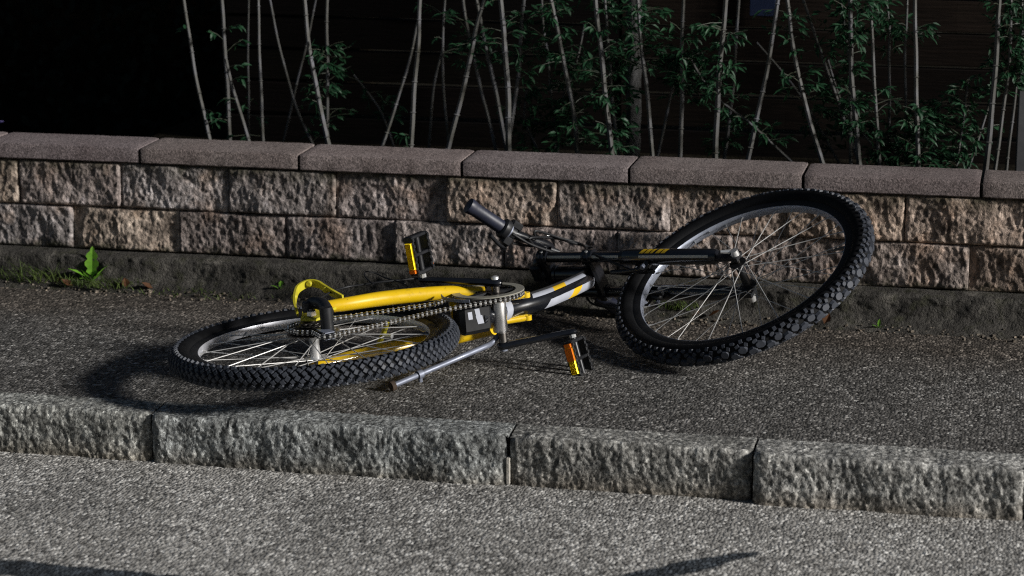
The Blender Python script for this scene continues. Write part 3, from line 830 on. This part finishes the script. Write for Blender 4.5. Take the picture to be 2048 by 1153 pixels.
fr_rows = [(.0, -10, .0110, .0085, 12, .005), (.5, 10, .0110, .0085, -12, .005), (.25, 34, .0062, .0045, 25, .0036), (.75, 34, .0045, .0045, -25, .0036), (.25, -34, .0062, .0045, -25, .0036), (.75, -34, .0045, .0045, 25, .0036),
           (.0, 55, .0062, .0045, 0, .0026), (.5, 57, .0042, .005, 0, .0026), (.0, -55, .0062, .0045, 0, .0026), (.5, -57, .0042, .005, 0, .0026)]
re_rows = [(.0, -7, .0050, .0056, 35, .0045), (.5, 8, .0050, .0056, -35, .0045), (.25, 28, .0055, .0050, 40, .0045), (.75, -28, .0055, .0050, -40, .0045), (.75, 46, .0052, .0045, -35, .0042), (.25, -46, .0052, .0045, 35, .0042), (.2, 64, .0050, .0045, 20, .004), (.7, -64, .0050, .0045, -20, .004)]
fw_, PF = wheel(CF, NW, AX, 1, .044, fr_rows, .017, .037, 'rimdark', 'plastic', .994)
tag(fw_, 'front wheel raised and tilted, with knobbly tread')
rw_, PR = wheel(CR, NR, E1, 2, .0215, re_rows, .020, .032, 'rim', 'chrome')
tag(rw_, 'rear wheel lying almost flat, with fine chevron tread')
# axles and quick releases
mb = MB().tube([CF - NF * .072, CF + NF * .072], .0045, 8); part('axle', mb, 'darksteel', fw_)
mb = MB().tube([CF + NF * .060, CF + NF * .074], [.011, .009], 12).tube([CF + NF * .070 - AX * .012, CF + NF * .078 - AX * .030 - UF * .01], [.006, .004], 8); part('axle_nut', mb, 'chrome', fw_)
mb = MB().tube([CF - NF * .060, CF - NF * .080], [.011, .008], 12); part('axle_nut', mb, 'chrome', fw_)
mb = MB().tube([CR - NR * .088, CR + NR * .085], .005, 8); part('axle', mb, 'darksteel', rw_)
for s in (-1, 1):
    mb = MB().tube([CR + NR * s * .070, CR + NR * s * .080], [.012, .011], 6); part('axle_nut', mb, 'chrome', rw_)
# sprockets
mb = MB()
for k, r in enumerate((.058, .050, .044, .038, .032, .026)):
    h = .030 + k * .0045; prof = []
    b0 = len(mb.v); n = int(r * 2 * math.pi / .0127) * 4
    for hh in (h, h + .002):
        for j in range(n):
            a = 2 * math.pi * j / n; rr = r + (.0025 if j % 4 in (0, 1) else -.0025); mb.v.append(tuple(PR(a, rr, hh)))
    for j in range(n): mb.f.append((b0 + j, b0 + (j + 1) % n, b0 + n + (j + 1) % n, b0 + n + j))
    mb.f.append(tuple(b0 + j for j in range(n))[::-1]); mb.f.append(tuple(b0 + n + j for j in range(n)))
part('sprocket', mb, 'darksteel', rw_, smooth=False)

# rear swing arm: two yellow stays with dropouts and a bent guard hoop
def stay(h, pts, rads, name='chain_stay'):
    mb = MB(); P = [B(x, y, h + dh) for x, y, dh in pts]; Cc = smoothpts(P, 6)
    rr = []
    for i in range(len(Cc)):
        t = i / (len(Cc) - 1) * (len(rads) - 1); k = min(int(t), len(rads) - 2); rr.append(rads[k] + (rads[k + 1] - rads[k]) * (t - k))
    mb.tube(Cc, rr, 16); return part(name, mb, 'yellow')
st_r = stay(.066, [(-.040, .078, .000), (.033, .118, 0), (.108, .180, -.002), (.18, .230, -.006), (.255, .275, -.012), (.33, .310, -.022)], [.012, .016, .0178, .0178, .017, .015])
st_l = stay(-.062, [(-.02, .040, 0), (.035, .105, 0), (.11, .185, 0), (.20, .27, 0), (.285, .335, .004), (.345, .32, .018)], [.011, .018, .020, .020, .019, .017])
mb = MB().tube([B(.262, .285, .05), B(.268, .290, -.045)], .015, 14); part('stay_bridge', mb, 'yellow')
for s, h in ((1, .064), (-1, -.062)):
    mb = MB(); C0 = B(0, 0, h)
    outl = [(-.022, -.018), (.016, -.022), (.028, .0), (.012, .05), (.03, .10), (-.02, .105), (-.045, .075), (-.03, .02)]
    b0 = len(mb.v)
    for hh in (h - .003, h + .003):
        for x, y in outl: mb.v.append(tuple(B(x, y, hh)))
    n = len(outl)
    mb.f.append(tuple(b0 + k for k in range(n))[::-1]); mb.f.append(tuple(b0 + n + k for k in range(n)))
    for k in range(n): mb.f.append((b0 + k, b0 + (k + 1) % n, b0 + n + (k + 1) % n, b0 + n + k))
    part('dropout', mb, 'yellow2' if s > 0 else 'yellow', smooth=False)
hoop = smoothpts([B(-.050, .050, .066), B(-.066, .085, .078), B(-.078, .135, .090), B(-.080, .170, .098), B(-.064, .192, .104), B(-.040, .192, .102), B(-.018, .175, .095), B(.008, .150, .088), B(.038, .130, .078)], 5)
mb = MB().strip(hoop, NR + E2 * -.25, .0095, .005)
gu = part('guard_hoop', mb, 'yellow2')
for k in (9, 21, 31):
    p = hoop[k]; mb = MB().lathe(p - E2 * .004, -E2, [(0, .0), (0, .0075), (.005, .0075), (.007, .005), (.007, 0)], 10); part('bolt', mb, 'yellow2', gu)
# bottom bracket shell, black main beam and its decals
BBC = B(.374, .262, 0)
mb = MB().lathe(BBC, NR, [(-.040, 0), (-.040, .0170), (-.036, .0178), (.036, .0178), (.040, .0170), (.040, 0)], 24); part('bottom_bracket', mb, 'shell')
mb = MB().lathe(BBC, NR, [(.0402, 0), (.0402, .016), (.052, .016), (.052, 0)], 20); part('bearing_cup', mb, 'darksteel')
HL = Q + AX * .105; HU = Q + AX * .022
beam = smoothpts([B(.335, .225, .0), B(.385, .315, .0), B(.455, .425, .0), Vector((.116, .300, .127)), Vector((.100, .370, .114))], 8)
br = [.019 + .004 * math.sin(math.pi * i / (len(beam) - 1)) for i in range(len(beam))]
beam_o = part('main_tube', MB().tube(beam, br, 20), 'black')
mb = MB().tube([HU, HL], .0245, 20).tube([HU - AX * .008, HU], .027, 20).tube([HL, HL + AX * .008], .027, 20); part('head_tube', mb, 'black')
def patch(path, rad, t0, t1, a0, a1, skew=0.0, n=8, m=6):
    """decal hugging a tube: path fraction t0-t1, angle a0-a1 measured from the direction that faces the light side"""
    L = len(path) - 1; rows = []
    for i in range(n + 1):
        row = []
        for k in range(m + 1):
            a = R(a0 + (a1 - a0) * k / m); t = t0 + (t1 - t0) * i / n + skew * (k / m - .5)
            f = max(0, min(L - 1e-4, t * L)); j = int(f); p = path[j].lerp(path[j + 1], f - j); tn = (path[j + 1] - path[j]).normalized()
            u = (VIEW - tn * VIEW.dot(tn)).normalized(); w = tn.cross(u)
            if w.z < 0: w = -w
            row.append(p + (u * math.cos(a) + w * math.sin(a)) * rad)
        rows.append(row)
    return MB().quadgrid(rows)
for nm, t0, t1, a0, a1, mt in (('decal', .19, .235, -75, 60, 'white'), ('decal', .40, .53, 28, 88, 'white'), ('decal', .53, .60, 28, 88, 'ydecal'), ('decal', .60, .74, 28, 88, 'white'),
                               ('decal', .46, .60, -62, -10, 'white'), ('decal', .60, .65, -62, -10, 'ydecal'), ('decal', .65, .80, -62, -10, 'white')):
    part(nm, patch(beam, .0238, t0, t1, a0, a1, .03), mt, beam_o)
# black yoke around the shock behind the bottom bracket, with its white marks
yc = B(.318, .225, .004)
yd = (B(.37, .26) - B(.27, .17)).normalized(); yw = NR.cross(yd)
mb = MB().box(yc, (yd, NR, yw), (.042, .036, .026), .010); yk = part('shock_yoke', mb, 'matt')
fc = yc - yw * .0268
for x0, x1, z0, z1, k in ((-.024, -.013, .002, .020, .003), (-.004, .008, .008, .025, .006), (.0, .016, -.012, .008, .010)):
    mb = MB().quadgrid([[fc + yd * x0 + NR * z0, fc + yd * (x1) + NR * z0], [fc + yd * (x0 - k * .5) + NR * z1, fc + yd * (x1 - k * .4) + NR * z1]])
    part('decal', mb, 'white', yk, smooth=False)
for h, y0 in ((.031, .285), (-.024, .285)):
    mb = MB().tube([B(.36, y0, h), B(.385, y0 + .022, h), B(.425, y0 + .048, h)], [.0085, .0085, .0085], 12).lathe(B(.425, y0 + .048, h - .006), NR, [(0, 0), (0, .0105), (.012, .0105), (.012, 0)], 12)
    part('pivot_link', mb, 'yellow')
# chainset
RC = (.345, .288)
def ringpts(r, h, n, tooth=0.0):
    return [B(RC[0] + math.cos(2 * math.pi * j / n) * (r + (tooth if j % 4 in (0, 1) else 0)), RC[1] + math.sin(2 * math.pi * j / n) * (r + (tooth if j % 4 in (0, 1) else 0)), h) for j in range(n)]
def plate(mb, ro, ri, h0, h1, n, tooth=0.0):
    b0 = len(mb.v)
    for r, h, t in ((ro, h0, tooth), (ri, h0, 0), (ri, h1, 0), (ro, h1, tooth)): mb.v += [tuple(p) for p in ringpts(r, h, n, t)]
    for q in range(4):
        for j in range(n):
            a = b0 + q * n + j; c_ = b0 + q * n + (j + 1) % n; d = b0 + ((q + 1) % 4) * n + (j + 1) % n; e_ = b0 + ((q + 1) % 4) * n + j
            mb.f.append((a, c_, d, e_))
    return mb
cr = part('chainring', plate(MB(), .081, .058, .043, .0455, 42 * 4, .004), 'darksteel', smooth=False)
part('inner_ring', plate(MB(), .064, .046, .0365, .039, 32 * 4, .004), 'darksteel', cr, smooth=False)
part('chain_guard', plate(MB(), .086, .066, .0515, .0545, 96), 'ringgrey', cr)
mb = MB()
for k in range(5):
    a = 2 * math.pi * k / 5 + .4
    mb.strip([B(RC[0], RC[1], .049), B(RC[0] + .068 * math.cos(a), RC[1] + .068 * math.sin(a), .049)], E1 * -math.sin(a) + E2 * math.cos(a), .008, .006)
part('spider', mb, 'plastic', cr)
def arm(p, q, name='crank_arm'):
    p = Vector(p); q = Vector(q); d = (q - p).normalized(); w = NR.cross(d).normalized(); rows = []
    for t, hw, hh in ((-.09, .006, .006), (-.05, .0135, .010), (.0, .015, .011), (.15, .0115, .009), (.8, .010, .0075), (.97, .0115, .0075), (1.04, .0105, .007), (1.07, .005, .004)):
        c_ = p.lerp(q, t); n2 = w.cross(d)
        rows.append([c_ + w * hw * math.cos(a) + n2 * hh * math.sin(a) for a in [2 * math.pi * k / 12 for k in range(13)]])
    return part(name, MB().quadgrid(rows), 'black')
cR0, cR1 = B(.366, .280, .074), B(.190, .292, .084)
ca = arm(cR0, cR1)
mb = MB().lathe(cR0, NR, [(.008, 0), (.008, .010), (.014, .009), (.016, .005), (.016, 0)], 14); part('crank_bolt', mb, 'chrome', ca)
PLc = Vector((.158, -.068, .094))
cL0 = B(.383, .243, -.070)
cb = arm(cL0, PLc)
mb = MB().lathe(cL0, -NR, [(.006, 0), (.006, .010), (.012, .009), (.014, 0)], 14); part('crank_bolt', mb, 'silver', cb)
mb = MB().tube([B(.366, .280, .05), B(.366, .280, .075)], .010, 12); part('spindle', mb, 'darksteel')
mb = MB().tube([B(.382, .246, -.04), B(.383, .243, -.072)], .010, 12); part('spindle', mb, 'darksteel')
# pedals
def pedal(p, s, w1, name, flip=1):
    s = Vector(s).normalized(); w = Vector(w1); w = (w - s * w.dot(s)).normalized(); t = s.cross(w)
    if t.x < 0: t = -t
    g = MB(); c_ = p + s * .060
    g.tube([p, p + s * .016, p + s * .102], [.0065, .0075, .0075], 12)
    pd = part('pedal', g, 'plastic')
    for k in (-1, 1):                                                      # the two cage rails, toothed
        m = MB(); m.box(c_ + w * k * .031, (s, w, t), (.046, .0035, .0125), .0015)
        for j in range(6):
            m.box(c_ + w * k * .031 + s * (-.038 + j * .0152), (s, w, t), (.0045, .0033, .0145), .001)
        part('cage_rail', m, 'plastic', pd)
    for j in (-.043, .0, .043):
        m = MB(); m.box(c_ + s * j, (w, s, t), (.033, .0040, .0095), .0015); part('cage_bar', m, 'plastic', pd)
    m = MB().tube([p - s * .002, p + s * .010], [.008, .008], 8); part('pedal_nut', m, 'chrome', pd)
    # prism-ribbed reflectors on both long edges
    for k in (1, -1):
        L = .031; ribs = 9; hw = .0085; m = MB()
        cc = c_ + w * k * .0365
        rows = []
        for side in (-1, 1):
            row = []
            for j in range(ribs + 1):
                x = -hw + 2 * hw * j / ribs
                row.append(cc + s * side * L + t * x + w * k * .0)
                if j < ribs: row.append(cc + s * side * L + t * (x + 2 * hw / ribs * .30) + w * k * .0026)
            rows.append(row)
        m.quadgrid(rows)
        if k > 0 and flip > 1:
            o_ = MB().box(cc + w * .0018 - s * L * .5, (s, w, t), (L * .5, .0030, hw + .0012), .0008); part('reflector', o_, 'reflect2', pd)
        m.box(cc - w * k * .0022, (s, w, t), (L + .0015, .002, hw + .001))
        part('reflector', m, 'reflect', pd, smooth=False)
        m = MB().box(cc + w * k * .001 + s * (-(L + .006)), (s, w, t), (.0045, .003, hw), .0008); part('reflector_end', m, 'reflect2', pd)
    return pd
pl_ = pedal(PLc - NR * .004, Vector((.030, -.010, -.098)), (-.25, -.97, 0), 'pedal', 2)
pr_ = pedal(cR1 + NR * .004, NR + Vector((-.10, 0, 0)), (-.34, -.94, 0), 'pedal', 1)
# chain
cpath = [B(-.058, .0, .044), B(-.050, .035, .044), B(-.02, .055, .044), B(.0216, .067, .0445), B(.13, .132, .0445), B(.235, .196, .0445), B(.262, .250, .0445)]
for a in range(190, 250, -1): pass
for k in range(0, 13):
    a = R(205 - k * 262 / 12); cpath.append(B(RC[0] + .0835 * math.cos(a), RC[1] + .0835 * math.sin(a), .0445))
cpath += [B(.268, .127, .0445), B(.18, .020, .0445), B(.0986, -.076, .0445), B(.075, -.105, .044), B(.050, -.110, .044), B(.038, -.090, .044), B(.020, -.066, .044), B(-.02, -.058, .044), B(-.047, -.036, .044), B(-.058, .0, .044)]
def resample(path, step):
    out = [path[0].copy()]; i = 0; pos = path[0].copy(); need = step
    while i < len(path) - 1:
        d = (path[i + 1] - pos).length
        if d >= need: pos = pos.lerp(path[i + 1], need / d); out.append(pos.copy()); need = step
        else: need -= d; i += 1; pos = path[i].copy()
    return out
cp = resample(cpath, .0127)
pins = MB()
for p in cp: pins.lathe(p - NR * .0056, NR, [(0, 0), (0, .0022), (.0022, .0031), (.0090, .0031), (.0104, .0026), (.0112, .0012), (.0112, 0)], 8)
chain = part('chain', pins, 'chrome')
lm = MB()
for s in (-1, 1):
    lm.box((0, s * .0036, .00635), ((0, 0, 1), (1, 0, 0), (0, 1, 0)), (.0094, .0036, .0006), .0004)
link_me = lm.mesh('link')
for k in range(len(cp) - 1):
    d = (cp[k + 1] - cp[k]).normalized(); y = NR; x = y.cross(d).normalized()
    m = Matrix((x, y, d)).transposed().to_4x4(); m.translation = cp[k]
    if k % 2: m = m @ Matrix.Diagonal((1, .74, 1, 1))
    inst('link', link_me, 'darksteel', chain, m)
# rear derailleur
mb = MB().tube(smoothpts([B(-.016, .020, .078), B(-.004, .028, .092), B(.028, .0, .094), B(.052, -.045, .086)], 5), [.015] * 16, 14)
de = part('derailleur', mb, 'plastic')
mb = MB().tube([B(.052, -.055, .040), B(.052, -.055, .100)], .0150, 18); part('knuckle', mb, 'plastic', de)
mb = MB().lathe(B(-.014, .020, .074), NR, [(0, 0), (0, .013), (.022, .013), (.026, .008), (.026, 0)], 14); part('pivot_bolt', mb, 'plastic', de)
for h in (.0365, .051):
    mb = MB().strip([B(.034, -.050, h), B(.05, -.075, h), B(.070, -.098, h)], E2.cross(NR) * .6 + E2 * .6, .012, .002); part('cage_plate', mb, 'silver', de)
for x, y in ((.036, -.062), (.066, -.096)):
    mb = MB().lathe(B(x, y, .040), NR, [(0, .003), (0, .013), (.007, .013), (.007, .003)], 18); part('pulley', mb, 'plastic', de)
# front derailleur cage and rear brake bits
mb = MB().strip(smoothpts([B(.245, .235, .056), B(.262, .20, .056), B(.292, .175, .056), B(.33, .165, .056)], 5), NR, .0035, .002); part('front_derailleur', mb, 'silver')
mb = MB().tube([B(.105, .155, -.04), B(.125, .135, -.01), B(.14, .125, .02)], .006, 8); rb = part('brake_arm', mb, 'yellow2')
mb = MB().tube([B(.128, .128, -.012), B(.150, .120, -.012)], .006, 8); part('brake_bolt', mb, 'chrome', rb)
# kickstand
ks = smoothpts([B(.372, .258, -.045), B(.355, .235, -.062), Vector((-.05, -.165, .062)), Vector((-.205, -.335, .014))], 6)
mb = MB().tube(ks, [.0060] * 7 + [.0066] * (len(ks) - 7), 12); kk = part('kickstand', mb, 'silver')
d = (ks[-1] - ks[-2]).normalized()
mb = MB().tube([ks[-1] - d * .004, ks[-1] + d * .006], [.0120, .0115], 14); part('kickstand_foot', mb, 'rust', kk)
p = ks[-1] - d * .075
mb = MB().tube([p - d * .006, p + d * .006], .0105, 12).tube([p, p - NR * .018], .005, 8); part('kickstand_collar', mb, 'silver', kk)

# ---- fork: two legs, two crowns
for s in (1, -1):
    o = Q + NF * s * .056; q = CF + NF * s * .056
    mb = MB().tube([o - AX * .012, o + AX * (FL * .48)], .0135, 18)
    lg = part('fork_leg', mb, 'black')
    a0 = o + AX * (FL * .43); a1 = o + AX * (FL * .91)
    m = MB().lathe(a0, AX, [(0, .0), (0, .0185), (.012, .0205), ((a1 - a0).length - .012, .0195), ((a1 - a0).length, .016), ((a1 - a0).length, 0)], 22)
    lo = part('lower_leg', m, 'black', lg)
    m = MB().strip([a1 - AX * .004, a1 + AX * .014 + UF * .002, q + AX * .010], UF, .015, .010); part('fork_end', m, 'plastic', lg)
    m = MB().lathe(o - AX * .014, -AX, [(0, 0), (0, .0125), (.006, .0115), (.006, 0)], 14); part('top_cap', m, 'plastic', lg)
    m = MB().lathe(a0 - AX * .006, AX, [(0, .0136), (0, .0195), (.008, .0195), (.008, .0136)], 18); part('dust_seal', m, 'plastic', lg)
    if s > 0:
        path = [a0.lerp(a1, i / 20) for i in range(21)]
        part('decal', patch(path, .0212, .20, .94, -10, 8), 'stripe', lg)  # pale strip painted as the highlight along the lower leg
        for k in range(5):
            part('decal', patch(path, .0213, .22 + k * .058, .22 + k * .058 + (.045 if k != 2 else .03), 22, 62, .035), 'ydecal', lg)
        m = patch([o + AX * FL * (.02 + .4 * i / 20) for i in range(21)], .0141, .02, .98, -14, 14); part('decal', m, 'stripe', lg)  # painted highlight again, along the upper tube
for t, nm in ((0.0, 'fork_crown'), (.135, 'fork_crown')):
    c_ = Q + AX * t
    mb = MB().box(c_, (NF, UF, AX), (.074, .020, .012), .006)
    for s in (1, -1): mb.lathe(c_ + NF * s * .056 - AX * .014, AX, [(0, 0), (0, .0205), (.028, .0205), (.028, 0)], 18)
    cw = part(nm, mb, 'black')
    for s in (1, -1):
        m = MB().lathe(c_ + NF * s * .074 - UF * .004 , NF * s, [(0, 0), (0, .004), (.004, .004), (.004, 0)], 8); part('clamp_bolt', m, 'chrome', cw)
mb = MB().tube([Q - AX * .03, Q + AX * .14], .0145, 16); part('steerer', mb, 'black')
# bridge arch between the lower legs and the brake arms
la = [CF - AX * (FL * .50) + NF * s * .056 for s in (1, -1)]
arch = smoothpts([la[0], la[0] - AX * .030 + UF * .035 - NF * .010, (la[0] + la[1]) / 2 - AX * .05 + UF * .055, la[1] - AX * .030 + UF * .035 + NF * .010, la[1]], 6)
part('fork_brace', MB().tube(arch, .0095, 12), 'black')
for s in (1, -1):
    b0 = CF - AX * (FL * .44) + NF * s * .056
    m = MB().tube(smoothpts([b0 + UF * -.02, b0 - UF * .032 - NF * s * .010, b0 - UF * .040 - AX * .05 - NF * s * .014, b0 - UF * .036 - AX * .10 - NF * s * .02], 5), [.0075] * 8 + [.0062] * 8, 10)
    ba = part('brake_arm', m, 'plastic')
    m = MB().box(b0 - UF * .030 + AX * -.005 - NF * s * .022, (UF.cross(NF), NF, UF), (.026, .006, .005), .002); part('brake_pad', m, 'plastic', ba)
    m = MB().tube([b0 - UF * .034, b0 - UF * .044], .006, 8); part('brake_bolt', m, 'silver', ba)
# ---- stem and handlebar
HC = Q - AX * .035 + NF * .012
mb = MB().tube([Q - AX * .012, HC], [.020, .018], 14).box(HC, (NF, AX, UF), (.024, .018, .018), .005); part('stem', mb, 'plastic')
GE = Vector((-.172, .290, .311))
dirR = (GE - HC).normalized()
bar = smoothpts([Vector((.150, .462, .040)), Vector((.095, .455, .070)), HC - dirR * .02, HC + NF * .022, Vector((.006, .432, .180)), Vector((-.045, .378, .215)), Vector((-.092, .338, .245)), GE], 7)
hb = part('handlebar', MB().tube(bar, .0128, 16), 'black')
gd = (GE - Vector((-.092, .338, .245))).normalized()
g0 = GE - gd * .115
prof = [(0, .0117), (0, .0195), (.006, .0200), (.010, .0180)]
for k in range(9): prof += [(.014 + k * .0095, .0182), (.019 + k * .0095, .0174)]
prof += [(.100, .0185), (.112, .0205), (.117, .0200), (.120, .012), (.120, 0)]
part('grip', MB().lathe(g0, gd, prof, 20), 'grip', hb)
l0 = bar[0]; ld = (bar[0] - bar[4]).normalized()
part('grip', MB().lathe(l0 - ld * .03, ld, [(t * 1.0, r) for t, r in prof], 20), 'grip', hb)
# brake lever and shifter on the raised end
sd = gd.cross(Vector((0, 0, 1))).normalized(); su = sd.cross(gd)
if sd.y > 0: sd = -sd
c_ = g0 - gd * .018
mb = MB().lathe(c_ - gd * .009, gd, [(0, .012), (0, .0185), (.018, .0185), (.018, .012)], 16).box(c_ - su * .020 + sd * .006, (gd, su, sd), (.013, .013, .010), .004)
lv = part('brake_lever', mb, 'plastic', hb)
c2_ = g0 - gd * .002
mb = MB().lathe(c2_ - gd * .006, gd, [(0, .012), (0, .024), (.004, .0265), (.016, .0265), (.020, .022), (.020, .012)], 18); part('twist_shifter', mb, 'plastic', hb)
mb = MB().lathe(c2_ - gd * .010, gd, [(0, .012), (0, .0215), (.003, .0215), (.003, .012)], 18); part('shifter_ring', mb, 'silver', hb)
mb = MB().tube(smoothpts([c_ - su * .028, c_ - su * .036 - gd * .008, c_ - su * .040 + gd * .012 + sd * .012, c_ - su * .032 + gd * .055 + sd * .030], 5), [.0065] * 6 + [.005] * 10, 10); part('lever_blade', mb, 'plastic', hb)
mb = MB().box(c_ + su * .024 + gd * -.002, (gd, su, sd), (.016, .010, .012), .004); part('gear_window', mb, 'plastic', hb)
# cables
def cable(pts, r=.0027, mat='matt'):
    o = part('cable', MB().tube(smoothpts(pts, 8), r, 8), mat); return o
cb0 = c_ - gd * .02
k1 = cable([cb0 - su * .018, cb0 - gd * .05 + su * .004, Vector((-.030, .352, .222)), Vector((.015, .440, .206)), Vector((.060, .462, .190)), Vector((.107, .474, .176)), Q + AX * .15 + NF * .066, CF - AX * FL * .47 + NF * .04 - UF * .045], .0034)
k2 = cable([cb0 + su * .010, cb0 - gd * .045 + su * .020, Vector((-.020, .375, .236)), Vector((.030, .445, .205)), Vector((.085, .46, .186)), Q + AX * .13 + NF * .060, Q + AX * .12 + NF * .030, beam[-8] + NR * .026, beam[-16] + NR * .026, B(.39, .30, .026)], .0032)
k6 = cable([Vector((-.070, .330, .236)), Vector((-.030, .36, .205)), Vector((.02, .40, .178)), Vector((.055, .42, .168)), Vector((.10, .43, .158)), Q + AX * .20 + NF * .060], .0036)
for p, q_, r_ in (((-.004, .432, .212), (.008, .438, .208), .0060), ((-.034, .40, .206), (-.030, .403, .204), .0050), ((.010, .41, .182), (.030, .42, .174), .0085), ((.045, .415, .166), (.050, .417, .165), .0055), ((.085, .425, .160), (.092, .428, .158), .0055)):
    part('cable_end', MB().tube([p, q_], [r_, r_ * .8], 10), 'chrome' if r_ < .007 else 'plastic', k1)
k3 = cable([B(.36, .30, .03), B(.30, .33, .055), B(.20, .31, .082), B(.12, .26, .090), B(.055, .235, .088), B(.02, .21, .088), B(.0, .14, .09), B(-.01, .05, .088)], .0026)
k4 = cable([B(.16, .235, .088), B(.10, .285, .092), B(.07, .305, .100), B(.052, .290, .108), B(.058, .255, .104), B(.085, .225, .09)], .0018)
k5 = cable([Vector((.095, .44, .075)), Vector((.12, .40, .05)), Vector((.20, .38, .045)), Vector((.26, .36, .06)), CF - AX * FL * .47 - NF * .05 - UF * .04], .003)
mb = MB().tube([Vector((.205, .432, .055)), Vector((.235, .432, .058)), Vector((.262, .43, .045))], [.007, .008, .005], 8); part('brake_lever', mb, 'silver', hb)
